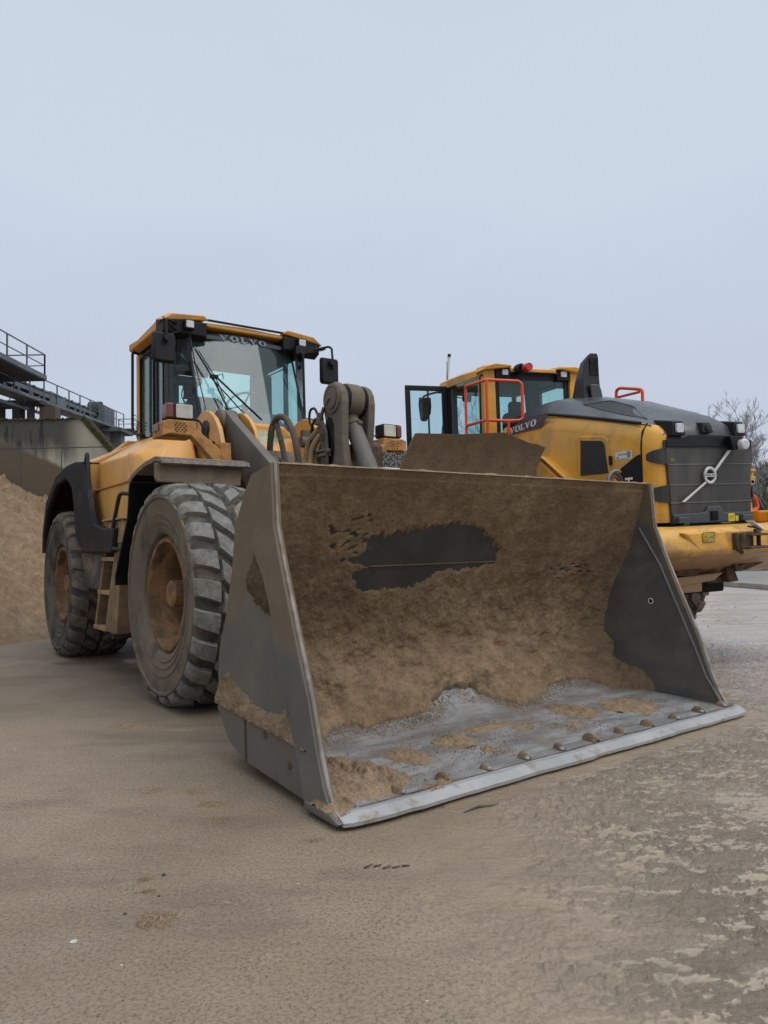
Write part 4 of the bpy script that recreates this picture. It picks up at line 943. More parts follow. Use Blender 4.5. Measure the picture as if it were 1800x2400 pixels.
# hoses
hs_ = []
q = MB(); q.tube([(-.52, .17, 1.70), (-.60, .17, 2.1), (-.55, .17, 2.34), (-.42, .17, 2.435), (-.25, .17, 2.39), (-.10, .17, 2.22), (-.02, .17, 1.95), (.0, .17, 1.6)], .030, 10, fillet=.25); hs_.append(q)
q = MB(); q.tube([(-.55, .22, 1.75), (-.50, .22, 2.1), (-.42, .22, 2.33)], .020, 8); hs_.append(q)
q = MB(); q.tube([(-.42, .18, 2.36), (-.32, .18, 2.15), (-.15, .18, 1.72)], .026, 8); hs_.append(q)
q = MB(); q.tube([(-.10, .05, 2.05), (.10, .05, 1.80)], .025, 8); q.tube([(-.02, .0, 2.08), (.16, .0, 1.8)], .025, 8); hs_.append(q)
for k in range(4):
    q = MB(); o_ = k*.026
    q.tube([(.36+o_, .20, 2.25), (.44+o_, .21, 2.17), (.455+o_, .21, 2.02), (.455+o_*.9, .21, 1.80), (.46+o_*.9, .2, 1.55)], .013, 8, fillet=.08); hs_.append(q)
q = MB(); q.tube([(.34, .12, 1.7), (.33, .12, 1.95), (.40, .12, 2.12)], .034, 10); hs_.append(q)
q = MB(); q.tube([(.26, .12, 1.7), (.27, .12, 2.0), (.38, .12, 2.18)], .028, 10); hs_.append(q)
for q in hs_: b1(q, 'hose', 'hose', smooth=60)
for pth in ([(.19, .22, 1.6), (.20, .22, 1.95), (.24, .22, 2.10), (.38, .20, 2.19)], [(.27, .22, 1.6), (.28, .22, 1.95), (.32, .22, 2.06), (.42, .20, 2.14)]):
    q = MB(); q.tube(pth, .027, 10, fillet=.12); b1(q, 'hose', 'hub', smooth=60)
q = MB(); q.lathe([(.001, .12), (.10, .12), (.125, .10), (.125, -.1), (.10, -.12), (.001, -.12)], (-.40, .20, 1.93), 'v', 24); b1(q, 'pump_cover', 'grey_arm', smooth=40)
q = MB(); q.tube([(.38, .2, 2.30), (.32, .2, 2.385), (.24, .2, 2.38), (.22, .2, 2.30), (.28, .2, 2.21), (.40, .2, 2.12)], .011, 7, fillet=.07); q.tube([(.37, .22, 2.28), (.31, .22, 2.24), (.28, .22, 2.12), (.31, .22, 2.02), (.40, .22, 1.98)], .011, 7, fillet=.07); b1(q, 'hose', 'black', smooth=60)
q = MB(); q.box((.34, .17, 2.23), (.42, .22, 2.29)); q.box((.37, .18, 2.28), (.40, .215, 2.33)); q.tube([(.41, .2, 2.27), (.47, .2, 2.36)], .016, 8); b1(q, 'hose_fitting', 'arm_dust', bevel=.003)
q = MB(); q.box((.42, .18, 1.95), (.54, .235, 1.975)); q.box((.40, .18, 1.99), (.54, .235, 2.01)); q.lathe([(.001, .0), (.02, .0), (.02, .03), (.001, .03)], (.55, .2, 1.99), 'v', 8); b1(q, 'hose_fitting', 'arm_dust', bevel=.003)
q = MB(); q.tube([(.56, .20, 2.42), (.50, .21, 2.36), (.46, .205, 2.28)], .004, 5); b1(q, 'grease_line', 'dark')

# ---- front fenders with lamps
for s_ in (1, -1):
    q = MB()
    path = [(.115, 1.915), (.0, 1.938), (-.28, 1.92), (-.50, 1.885), (-.66, 1.845), (-.715, 1.805)]
    q.sheet([(a_, b_) for a_, b_ in path], .72*s_, 1.45*s_, .035)
    q.sheet([(.115, 1.90), (.13, 1.87), (.135, 1.862)], .72*s_, 1.45*s_, .02)
    f_ = b1(q, 'front_fender', 'fender_top', smooth=50)
    q = MB(); q.sheet([(-.70, 1.81), (-.74, 1.74), (-.765, 1.60), (-.795, 1.48), (-.965, 1.26), (-1.165, .99), (-1.175, .90)], .74*s_, 1.445*s_, .03)
    q.sheet([(.09, 1.90), (.0, 1.915), (-.28, 1.90), (-.50, 1.865), (-.69, 1.80)], .74*s_, 1.44*s_, .012)
    q.prism([(-.60, 1.88), (-.75, 1.60), (-.78, 1.47), (-.95, 1.25), (-1.16, .94), (-1.10, .90), (-.98, .97), (-.50, 1.52), (-.12, 1.80), (-.05, 1.9)], .74*s_, .78*s_, 'v')
    b1(q, 'fender_liner', 'liner', f_)
    q = MB(); q.prism([(.77*s_, 1.72), (1.46*s_, 1.73), (1.475*s_, 1.76), (1.475*s_, 1.88), (.76*s_, 1.88)], .03, .075, 'u'); b1(q, 'front_flap', 'flap', f_, bevel=.01)
    q = MB(); q.box((-1.92, .95*s_, .33), (-1.86, 1.28*s_, 1.3)); b1(q, 'mud_flap', 'black_dirty', bevel=.01)
    # lamp bracket
    q = MB()
    vo = lambda v: v*s_
    q.prism([(vo(1.275), 2.163), (vo(1.275), 2.285), (vo(1.218), 2.303), (vo(.985), 2.303), (vo(.980), 2.235), (vo(.765), 2.07), (vo(.765), 1.96), (vo(.84), 1.98), (vo(1.03), 2.175), (vo(1.215), 2.185)], -.44, -.34, 'u')
    q.prism([(vo(1.275), 2.165), (vo(1.275), 2.29), (vo(.98), 2.30), (vo(.98), 2.17)], -.62, -.44, 'u')
    q.prism([(vo(.76), 2.14), (vo(.66), 2.14), (vo(.66), 1.92), (vo(.76), 1.92)], -.60, -.36, 'u')
    br_ = b1(q, 'lamp_bracket', 'yel_rust', bevel=.008)
    q = MB()
    for i in range(5):
        for j in range(4 if i % 2 else 3):
            v = 1.17-i*.0 - (j*.030+(0 if i % 2 else .015)); z = 2.275-i*.018
            q.lathe([(.001, .002), (.0065, .002), (.0065, -.002)], (-.339, vo(v), z), 'u', 8)
    b1(q, 'bracket_holes', 'dark', br_)
    q = MB(); q.box((-.58, vo(1.277), 2.22), (-.44, vo(1.285), 2.275)); b1(q, 'side_reflector', 'orange_lens', br_)
    q = MB(); q.prism(rrect(1.115*s_-.115, 2.312, 1.115*s_+.115, 2.455, .02), -.52, -.37, 'u'); hl = b1(q, 'headlight', 'black', bevel=.012, seg=3, smooth=50)
    q = MB(); q.prism(rrect(1.083*s_-.073 if s_ > 0 else -1.083-.073, 2.325, 1.083*s_+.073, 2.443, .012), -.371, -.358, 'u'); b1(q, 'lamp_lens', 'lamp_lens', hl, bevel=.005)
    q = MB(); q.prism(rrect(1.205*s_-.030, 2.322, 1.205*s_+.030, 2.447, .012), -.50, -.362, 'u'); b1(q, 'indicator', 'orange_lens', hl, bevel=.01, smooth=50)
    q = MB(); q.tube([(-.44, .99*s_, 2.34), (-.44, .92*s_, 2.33), (-.44, .885*s_, 2.26), (-.44, .875*s_, 2.12)], .009, 6, fillet=.05); b1(q, 'lamp_cable', 'black', hl, smooth=60)
# dirty grating in front of the far bracket
q = MB(); q.box((-.33, -1.22, 2.0), (-.29, -.87, 2.15)); b1(q, 'grating_plate', pm('speckled wet grating', (.26, .25, .235), (.03, .028, .025), .6, 0, 55, (.44, .52), 1, .4))

# ---- rear fenders, boxes, ladder, rails
for s_ in (1, -1):
    q = MB()
    side = [(-2.07, 1.485), (-2.50, 2.13), (-2.58, 2.17), (-2.9, 2.19), (-3.3, 2.19), (-3.85, 2.12), (-4.5, 1.83), (-4.70, 1.45), (-4.72, 1.2), (-4.62, 1.2), (-4.60, 1.42), (-4.40, 1.74), (-3.85, 2.02), (-3.32, 2.06), (-3.02, 1.92), (-2.93, 1.72), (-2.86, 1.446), (-2.70, 1.28), (-2.35, 1.20), (-1.40, 1.19), (-1.32, 1.42), (-1.75, 1.43)]
    q.prism(side, 1.36*s_, 1.42*s_, 'v')
    q.sheet([(-2.52, 2.17), (-2.9, 2.205), (-3.3, 2.205), (-3.85, 2.14), (-4.5, 1.85), (-4.72, 1.45), (-4.74, 1.2)], .80*s_, 1.418*s_, .03)
    b1(q, 'rear_fender', 'black_dirty', smooth=40, bevel=.02)
    q = MB(); q.sheet([(-2.86, 1.25), (-2.88, 1.5), (-2.97, 1.85), (-3.25, 2.1), (-3.85, 2.1), (-4.5, 1.78)], .85*s_, 1.36*s_, .02); b1(q, 'fender_liner', 'liner', bevel=0)
    q = MB(); q.loft([[(-2.98, .85*s_, 1.195), (-2.98, 1.37*s_, 1.195), (-1.83, 1.37*s_, 1.195), (-1.83, .85*s_, 1.195)], [(-2.92, .85*s_, .80), (-2.92, 1.34*s_, .80), (-2.10, 1.34*s_, .80), (-2.10, .85*s_, .80)]]); b1(q, 'side_tank', 'tank', bevel=.035, seg=3)
    # ladder
    q = MB()
    q.hexa([(-2.30, 1.30*s_, .40), (-1.85, 1.30*s_, .40), (-1.85, 1.36*s_, .40), (-2.30, 1.36*s_, .40), (-1.80, 1.24*s_, 1.45), (-1.72, 1.24*s_, 1.45), (-1.72, 1.30*s_, 1.45), (-1.80, 1.30*s_, 1.45)]) if False else None
    for u0, u1, u2, u3 in ((-2.27, -2.20, -1.78, -1.70), (-1.86, -1.44, -1.38, -1.20)):
        q.hexa([(u0, 1.08*s_, .42), (u1, 1.08*s_, .42), (u1, 1.36*s_, .42), (u0, 1.36*s_, .42), (u2, 1.08*s_, 1.50), (u3, 1.08*s_, 1.50), (u3, 1.36*s_, 1.50), (u2, 1.36*s_, 1.50)])
    ld = b1(q, 'ladder', 'rust', bevel=.006)
    ld.data.materials[0] = pm('muddy yellow brown steps', (.20, .135, .085), (.30, .20, .10), .8, 0, 5, (.42, .62), .8, .8, third=(.09, .07, .05), tscale=9, tth=(.55, .65), bscale=50, bstr=.3)
    for z_, du in ((.44, 0), (.80, .16), (1.13, .32)):
        q = MB(); q.box((-2.24+du, 1.07*s_, z_-.02), (-1.80+du, 1.375*s_, z_+.02)); b1(q, 'step', 'hub', ld, bevel=.006)
    q = MB(); q.box((-1.68, 1.10*s_, 1.28), (-1.18, 1.37*s_, 1.49)); q.box((-1.80, 1.10*s_, 1.495), (-1.16, 1.40*s_, 1.515)); b1(q, 'step_box', 'hub', bevel=.008)
    # rails
    q = MB(); q.tube([(-2.80, 1.30*s_, 2.16), (-2.54, 1.37*s_, 2.25), (-2.46, 1.38*s_, 2.25), (-2.42, 1.38*s_, 2.05), (-2.36, 1.38*s_, 1.62), (-2.33, 1.36*s_, 1.50), (-2.30, 1.28*s_, 1.49)], .019, 8, fillet=.06)
    q.tube([(-2.84, 1.355*s_, 2.10), (-2.42, 1.38*s_, 2.04)], .014, 7); q.tube([(-2.72, 1.36*s_, 2.09), (-2.52, 1.38*s_, 2.24)], .012, 6); q.tube([(-2.60, 1.36*s_, 2.07), (-2.48, 1.38*s_, 2.24)], .012, 6)
    b1(q, 'handrail', 'glassframe', smooth=60)
    q = MB(); q.tube([(-.95, 1.30*s_, 1.71), (-1.17, 1.40*s_, 1.735), (-1.24, 1.40*s_, 1.65), (-1.52, 1.40*s_, 1.26), (-1.36, 1.40*s_, 1.225), (-1.14, 1.36*s_, 1.225)], .019, 8, fillet=.07); b1(q, 'handrail', 'glassframe', smooth=60)
q = MB(); q.box((-4.9, -1.0, .9), (-4.65, 1.0, 1.6)); b1(q, 'counterweight', 'yel_old', bevel=.04)

# ---- bucket
PROF = [(2.27, 1.637), (1.93, 1.08), (1.80, .85), (1.72, .65), (1.69, .48), (1.73, .30), (1.84, .16), (2.0, .09), (2.25, .065), (2.6, .055), (2.97, .035)]
# smooth the lower curve
def crs(P, n=6):
    o_ = [P[0]]
    for i in range(len(P)-1):
        p0, p1, p2, p3 = P[max(i-1, 0)], P[i], P[i+1], P[min(i+2, len(P)-1)]
        for k in range(1, n+1):
            t_ = k/n
            o_.append(tuple(.5*(2*p1[j]+(p2[j]-p0[j])*t_+(2*p0[j]-5*p1[j]+4*p2[j]-p3[j])*t_*t_+(3*p1[j]-p0[j]-3*p2[j]+p3[j])*t_**3) for j in (0, 1)))
    return o_
PS = [PROF[0]]+crs(PROF[1:], 6)
lens = [0]
for a_, b_ in zip(PS, PS[1:]): lens.append(lens[-1]+math.dist(a_, b_))
LT = lens[-1]
def prof_at(s):
    s = min(max(s, 0), LT-1e-6)
    lo, hi = 0, len(lens)-1
    while hi-lo > 1:
        m_ = (lo+hi)//2
        if lens[m_] <= s: lo = m_
        else: hi = m_
    f = (s-lens[lo])/(lens[hi]-lens[lo]); a_, b_ = PS[lo], PS[hi]
    return (a_[0]+(b_[0]-a_[0])*f, a_[1]+(b_[1]-a_[1])*f)
def prof_n(s):
    a_ = prof_at(s-.03); b_ = prof_at(s+.03); d = Vector((b_[0]-a_[0], b_[1]-a_[1])).normalized()
    return (-d.y, d.x)     # points into the bucket mouth
WB = 1.57
outer = [(2.293, 1.637), (2.04, 1.60), (1.97, 1.53), (1.82, 1.33), (1.77, 1.07), (1.68, .82), (1.585, .63), (1.56, .48), (1.585, .33), (1.75, .136), (1.91, .07), (2.6, .025), (2.90, .012)]
q = MB()
sh = [(p[0], p[1]) for p in PS if p[0] < 2.86 or p[1] > .3]
rings = []
poly = sh+[(2.86, .03)]+[(x, z) for x, z in reversed(outer[1:-1])]
q.prism(poly, -WB, WB, 'v')
bk = b1(q, 'bucket', ['shell'], smooth=30)
# side plates
front = [(2.293, 1.637), (2.314, 1.316), (2.385, 1.117), (2.506, .817), (2.642, .498), (2.709, .282), (2.767, .137), (2.82, .05)]
inner = [(2.10, 1.23), (2.24, 1.05), (2.315, .90), (2.345, .734), (2.42, .54), (2.52, .354), (2.60, .16), (2.64, .035)]
for s_ in (1, -1):
    q = MB(); q.prism(front+[(x, z) for x, z in reversed(outer[:-1])], WB*s_, (WB+.025)*s_, 'v'); sp = b1(q, 'side_plate', 'steel_side', bk)
    # thick side cutter along the front edge, flaring outwards
    q = MB()
    n_ = len(front); rings = []
    for i in range(n_):
        fx, fz = front[i]; ix, iz = inner[i]
        o1 = .045
        rings.append([(fx+.012, (WB-.004)*s_, fz), (fx+.012, (WB+o1)*s_, fz), (ix, (WB+o1+.02)*s_, iz), (ix-.012, (WB+.02)*s_, iz)])
    q.loft(rings); b1(q, 'side_cutter', 'steel_side', sp, smooth=50, bevel=.004)
    q = MB(); q.tube([(x+.014, (WB+.02)*s_, z) for x, z in front], [.010]*3+[.013]*5, 8); b1(q, 'worn_edge', pm('worn bright edge', (.30, .26, .215), (.17, .13, .095), .45, .2, 8, (.4, .6), .8), sp, smooth=50)
    q = MB(); q.prism([(2.285, 1.33), (2.36, 1.12), (2.49, .82), (2.62, .50), (2.69, .28), (2.76, .10), (2.3, .07), (1.8, .2), (1.72, .5), (1.8, .85), (2.0, 1.15), (2.12, 1.31), (2.2, 1.36)], (WB-.0015)*s_, (WB-.0005)*s_, 'v'); b1(q, 'inner_liner', 'steel_in', sp)
    # heel wear plate
    q = MB(); q.prism([(1.66, .36), (1.98, .335), (2.60, .30), (2.62, .04), (1.97, .075), (1.76, .14), (1.60, .30)], (WB+.026)*s_, (WB+.05)*s_, 'v'); b1(q, 'wear_plate', 'steel_b', sp, bevel=.005)
    q = MB(); q.tube([(1.985, (WB+.053)*s_, .33), (1.99, (WB+.053)*s_, .08)], .006, 5); b1(q, 'weld_seam', 'sand_film', sp)
    for bu, bz in ((2.22, .26), (2.48, .17)):
        q = MB(); q.lathe([(.001, .005), (.016, .005), (.02, 0)], (bu, (WB+.05)*s_, bz), 'v', 8); b1(q, 'plug_weld', 'sand_film', sp)
q = MB(); q.lathe([(.024, .004), (.017, .006), (.016, -.001)], (2.279, -WB+.001, .746), 'v', 14); b1(q, 'drain_hole_rim', 'white', bk)
q = MB(); q.lathe([(.001, .002), (.016, .002)], (2.279, -WB+.001, .746), 'v', 14); b1(q, 'drain_hole', 'dark', bk)
q = MB(); q.tube([(2.20, -WB+.003, 1.30), (2.37, -WB+.003, 1.02), (2.50, -WB+.003, .72), (2.63, -WB+.003, .42), (2.70, -WB+.003, .24), (2.80, -WB+.003, .08)], .011, 6); b1(q, 'weld_bead', 'steel_b', bk, smooth=60)
# floor liner plate (scraped)
def floor_g(a, c):
    s = 1.55+a*(LT-1.55-.13); p = prof_at(s); n_ = prof_n(s); v = -1.565+c*3.13
    w_ = .006+.0012*fbm(v*1.2, s*2, 3, 3)
    return (p[0]+n_[0]*w_, v, p[1]+n_[1]*w_)
q = MB(); q.grid(floor_g, 40, 60); b1(q, 'floor_plate', 'floor_steel', bk, smooth=180, recalc=False)
# cutting edge with bevelled lip
q = MB()
rings = []
def er(v, du=0): return [(2.80+du*.6, v, .052), (2.945+du, v, .055), (2.955+du, v, .066), (2.972+du, v, .060), (3.035+du, v, .034), (3.032+du, v, .022), (2.80+du*.5, v, .016)]
K = 41
for i in range(K):
    v = 1.615-3.23*i/(K-1); du = .010*fbm(v*3, 0, 0, 4)-.03*max(0, (abs(v)-1.50)/.115)**2
    rings.append(er(v, du-.055))
q.loft(rings); ce = b1(q, 'cutting_edge', 'edge_steel', bk, bevel=.003, smooth=30)
q = MB(); rings = []
for i in range(90):
    v = 1.618-3.236*i/89; du = .010*fbm(v*3, 0, 0, 4)-.03*max(0, (abs(v)-1.50)/.115)**2-.055; w_ = .002*fbm(v*9, 2, 0, 3)
    rings.append([(2.968+du, v, .0645+w_), (2.985+du, v, .062+w_), (3.038+du+w_, v, .037), (3.036+du+w_, v, .018), (2.968+du, v, .018)])
q.loft(rings); b1(q, 'edge_lip', 'lip_steel', ce, bevel=.002)
for s_ in (1, -1):
    q = MB(); q.prism([(2.64, .02), (2.70, .02), (2.93, .02), (2.95, .035), (2.88, .06), (2.66, .06)], 1.56*s_, 1.645*s_, 'v'); b1(q, 'corner_tip', 'steel_b', ce, bevel=.01)
q = MB(); q.tube([(2.895, 1.50, .064), (2.895, -1.55, .064)], .0045, 5); b1(q, 'edge_groove', 'rust', ce)
bolt = None
for i in range(12):
    v = 1.509-i*.2765
    if bolt is None:
        q = MB(); q.lathe([(.019, 0), (.017, .008), (.011, .014), (.001, .015)], (0, 0, 0), 'z', 12); bolt = b1(q, 'edge_bolt', 'edge_steel', bk, smooth=40); o_ = bolt
    else:
        o_ = bolt.copy(); col.objects.link(o_); o_.parent = bk
    o_.location = (2.845, -v, .060)
# sand cap behind every bolt
for i in range(12):
    v = 1.509-i*.2765; rn = random.Random(i+40); q = MB(); L_ = rn.uniform(.7, 1.25)
    def capf(a, c, v=v, L_=L_, i=i):
        x = (a-.55)*.10*L_; y = (c-.5)*.05; r_ = math.hypot(x/.05/L_, y/.021); h = max(0, 1-r_*r_)**.6*.034*L_
        return (2.82+x, v+y+.01*math.sin(i), .058+h+.004*fbm(x*60+i, y*60, 0, 3)-(.01 if h == 0 else 0))
    q.grid(capf, 16, 12); b1(q, 'sand_cap', 'sand', bk, smooth=180, recalc=False)
# spill guard behind the lip, centre
q = MB()
def sg(v, z, off):
    f = (z-1.60)/.32; return (2.03+.10*(f-.25)**2+off, v, z)
def guard_top(v): return interp([(-.68, 1.885), (-.58, 1.905), (-.54, 1.90), (-.24, 1.955), (.10, 1.92), (.48, 1.90), (.50, 1.90)], v)
def guard_l(f): return .62-.13*f
def guard_r(f): return interp([(0, -.69), (.35, -.63), (.45, -.625), (1, -.685)], f)
nv, nz_ = 30, 10; ga = []
for off in (0, -.022):
    for i in range(nv):
        for j in range(nz_):
            f = j/(nz_-1); vl, vr = guard_l(f), guard_r(f); v = vl+(vr-vl)*i/(nv-1); z = 1.58+(guard_top(v)-1.58)*f; ga.append(sg(v, z, off))
fs = []
nn_ = nv*nz_
for i in range(nv-1):
    for j in range(nz_-1):
        a_ = i*nz_+j; fs += [(a_, a_+1, a_+nz_+1, a_+nz_), (nn_+a_, nn_+a_+nz_, nn_+a_+nz_+1, nn_+a_+1)]
for i in range(nv-1):
    a_ = i*nz_; fs += [(a_, a_+nz_, nn_+a_+nz_, nn_+a_), (a_+nz_-1, nn_+a_+nz_-1, nn_+a_+2*nz_-1, a_+2*nz_-1)]
for j in range(nz_-1):
    a_ = j; fs += [(a_, nn_+a_, nn_+a_+1, a_+1)]; a_ = (nv-1)*nz_+j; fs += [(a_, a_+1, nn_+a_+1, nn_+a_)]
q.add(ga, fs); b1(q, 'spill_guard', 'sand_film', bk, smooth=40)
q = MB(); q.box((1.90, -.72, 1.50), (2.05, .68, 1.60)); b1(q, 'guard_foot', 'sand_film', bk)
# curved rusty hose strap behind the right end of the lip
q = MB(); c0 = (2.0, -1.56, 1.655)
for rr, tt in ((.088, .013), (.060, .012)):
    q.tube([(c0[0]+.0, c0[1]-rr*math.cos(a), c0[2]+rr*math.sin(a)) for a in [math.pi*k/14 for k in range(15)]], tt, 8)
so_ = b1(q, 'hose_loop', pm('dark red strap', (.16, .045, .035), (.09, .04, .03), .5, 0, 12, (.4, .6), .6), bk, smooth=60)
q = MB(); q.tube([(c0[0]+.02, c0[1]-.108*math.cos(a), c0[2]+.108*math.sin(a)) for a in [math.pi*(.35+.65*k/14) for k in range(15)]], .009, 8); b1(q, 'hose_loop_rim', 'cream', so_, smooth=60)

# ---- sand caked inside the bucket
patch = [(0.99, 0.6), (0.88, 0.58), (0.82, 0.53), (0.85, 0.48), (0.8, 0.44), (0.67, 0.42), (0.47, 0.39), (0.2, 0.345), (0.05, .37), (-0.08, 0.42), (-0.28, 0.56), (-0.28, 0.66), (-0.12, 0.70), (0.22, 0.71), (0.31, 0.79), (0.43, 0.83), (0.61, 0.82), (0.76, 0.84), (0.83, 0.78), (0.87, 0.70), (.78, .66), (.86, .63)]
def sdf(p, P):
    d = 1e9; ins = False; n = len(P); x, y = p
    for i in range(n):
        (x0, y0), (x1, y1) = P[i], P[(i+1) % n]
        dx, dy = x1-x0, y1-y0; t_ = max(0, min(1, ((x-x0)*dx+(y-y0)*dy)/(dx*dx+dy*dy)))
        d = min(d, math.hypot(x-x0-t_*dx, y-y0-t_*dy))
        if (y0 > y) != (y1 > y) and x < (x1-x0)*(y-y0)/(y1-y0)+x0: ins = not ins
    return -d if ins else d
EDGE = [(-1.60, 2.17), (-1.48, 1.99), (-1.37, 1.86), (-1.29, 1.72), (-1.12, 1.69), (-.95, 1.69), (-.84, 1.72), (-.73, 1.78), (-.5, 1.85), (-.40, 1.86), (-.31, 1.80), (-.24, 1.70), (-.14, 1.60), (.0, 1.58), (.08, 1.60), (.17, 1.65), (.28, 1.72), (.39, 1.75), (.59, 1.74), (.70, 1.76), (.82, 1.78), (.95, 1.72), (1.04, 1.75), (1.12, 1.78), (1.35, 1.86), (1.6, 2.0)]
def smin(a, b, k=.03):
    h = max(0, min(1, .5+.5*(b-a)/k)); return b*(1-h)+a*h-k*h*(1-h)
def crust(v, s):
    e = interp(EDGE, v)+.035*fbm(v, s, 0, 4, 5)+.012*fbm(v, s, 4, 3, 22)
    d = e-s
    low = min(1, max(0, (s-.78)/.55)); low = low*low*(3-2*low)
    t_ = .010+.004*fbm(v, s, 1, 3, 9)
    t_ += low*(.048+.028*fbm(v, s, 2, 4, 2.2)+.014*fbm(v, s, 3, 5, 6))
    b_ = math.exp(-((s-1.50)/.20)**2); t_ += b_*(.050+.04*fbm(v, s, 5, 3, 2.0))
    mid = math.exp(-((s-1.0)/.35)**2); t_ += mid*.011*(fbm(v*1.0, s*.8, 6, 5, 9))
    # corner fill
    t_ += .11*math.exp(-max(0, v+1.57)/.09)*min(1, s/.5)+.09*math.exp(-max(0, 1.57-v)/.10)*min(1, s/.5)
    t_ += .0025*fbm(v, s, 8, 4, 45)
    # rounded front edge
    if d < .16: t_ *= max(0, d/.16)**.45 if d > 0 else 0
    if d < 0: t_ = -.02
    # bare steel patch
    if -.5 < v < 1.25 and .2 < s < 1.0:
        jag = (.045 if s < .55 else .015)*fbm(v*1.0, s*.10, 9, 3, 30)+.015*fbm(v, s, 3, 3, 11)
        sd_ = sdf((v, s), patch)+jag
        t_ = min(t_, .002+sd_*.35) if sd_ > 0 else -.006
        # scraped crescents to the left of the patch
        if .70 < v < 1.30 and s < .66:
            w_ = math.exp(-((v-.98)/.22)**2-((s-.42)/.16)**2)
            if noise.noise(Vector(((v+s*.9)*16, (s-v*.5)*34, 2)))*w_ > .20: t_ = -.004
    if v < -.75 and .62 < s < .88 and noise.noise(Vector((v*16, s*42, 7)))*math.exp(-((v+1.12)/.28)**2-((s-.75)/.07)**2) > .17: t_ = -.004
    if s < .05: t_ = min(t_, .006)
    return t_
NS, NV = 330, 470
def cg(a, c):
    s = .002+a*2.25; v = -1.568+c*3.136; t_ = crust(v, s); p = prof_at(s); n_ = prof_n(s)
    return (p[0]+n_[0]*t_, v, p[1]+n_[1]*t_)
q = MB(); q.grid(cg, NS, NV)
q.v = q.v
cr = b1(q, 'bucket_sand', 'sand', bk, smooth=180, recalc=False)
cr.parent = None; cr.matrix_world = L1M; cr.name = 'caked_sand'
tag(cr, 'damp brown sand caked over the inside of the big bucket', 'sand', kind='stuff')
# seam line through bare patch
q = MB(); q.tube([(prof_at(.653)[0]+.006, .78, prof_at(.653)[1]), (prof_at(.653)[0]+.006, -.42, prof_at(.653)[1])], .005, 5); b1(q, 'shell_seam', 'sand_film', bk)
# film of clay over the top of the crust: sandy rim on the lip
q = MB()
def rimf(a, c):
    v = 1.57-a*3.14; h = .010+.012*max(0, fbm(v, 0, 0, 5, 6))
    an = c*math.pi; return (2.262+.020*math.cos(an)+.004*fbm(v, c, 0, 3, 20), v, 1.634+h*math.sin(an))
q.grid(rimf, 260, 6); b1(q, 'lip_sand', 'sand_light', bk, smooth=180, recalc=False)

# loose sand on the bucket floor
def lump(name, cx, cs, ru, rv, h, seed, mat='sand_light', rough_=1.0, n=44, rot=0, label=None, thr=0.0):
    """heap lying on the floor, centre (v=cx, s=cs)"""
    q = MB()
    def fn(a, c):
        x, y = (a-.5)*2, (c-.5)*2
        X_, Y_ = x*math.cos(rot)-y*math.sin(rot), x*math.sin(rot)+y*math.cos(rot)
        r_ = math.hypot(x, y)+.30*fbm(x*1.3+seed, y*1.3, seed, 4)
        if rough_ > 1.1:
            d_, _p = noise.voronoi(Vector((x*3.2+.4*fbm(x, y, seed, 3, 3), y*3.2+seed, seed*1.7))); hh = max(0, 1-r_)**.55*h*(.35+.75*max(0, 1-(d_[0]/.62)**2)*(.7+.5*fbm(x, y, seed+2, 3, 2))+.10*fbm(x, y, seed, 4, 9))
        else: hh = max(0, 1-r_)**.8*h*(1+rough_*.75*fbm(x, y, seed, 5, 3.0))
        hh = hh+.05*h*fbm(x, y, seed+9, 3, 16) if hh > thr else -.012
        s = cs+X_*ru; v = cx+Y_*rv
        s = min(s, LT-.0); p = prof_at(s); n_ = prof_n(s)
        return (p[0]+n_[0]*(hh+.006), min(1.568, v), p[1]+n_[1]*(hh+.006))
    q.grid(fn, n, n, keep=lambda p: True); o = q.build(name, mat, None, flip=True, smooth=180, recalc=False); o.matrix_world = L1M
    return tag(o, label, 'sand', 'loose sand patches on the bucket floor')
lump('sand_heap', 1.36, 2.36, .36, .24, .085, 1, rough_=1.3, n=90, label='largest crumbly sand heap in the near left corner of the bucket floor')
lump('sand_heap', 1.22, 2.50, .15, .15, .075, 2, rough_=1.3, n=60, label='crumbly sand lump beside the near corner heap, towards the bucket centre')
lump('sand_patch', .88, 2.28, .16, .11, .014, 3, rot=.5, label='thin elongated sand patch on the bucket floor, nearest to the corner heap')
lump('sand_patch', .50, 2.23, .13, .13, .026, 4, label='round raised sand patch near the middle of the bucket floor')
lump('sand_patch', .15, 2.12, .06, .24, .012, 5, label='thin streak of sand on the bucket floor behind the round raised patch')
lump('sand_patch', -.06, 2.24, .06, .09, .010, 6, label='small thin sand patch between the middle and the far sand patches')
lump('sand_patch', -.60, 2.17, .20, .15, .028, 7, rot=.6, label='second sand patch from the far right end of the bucket floor')
lump('sand_patch', -1.02, 2.30, .20, .22, .026, 8, rot=-.5, label='wide broken sand patch at the far right end of the bucket floor')
lump('sand_patch', .45, 2.45, .045, .045, .022, 9, n=30, label='tiny sand lump close to the bolts in front of the round patch')
lump('sand_patch', -.33, 2.40, .05, .06, .012, 10, n=30, label='small sand patch close to the bolts right of the bucket middle')
lump('sand_patch', 1.05, 2.74, .06, .18, .03, 13, n=50, label='sand heap on the polished cutting edge near its left end')
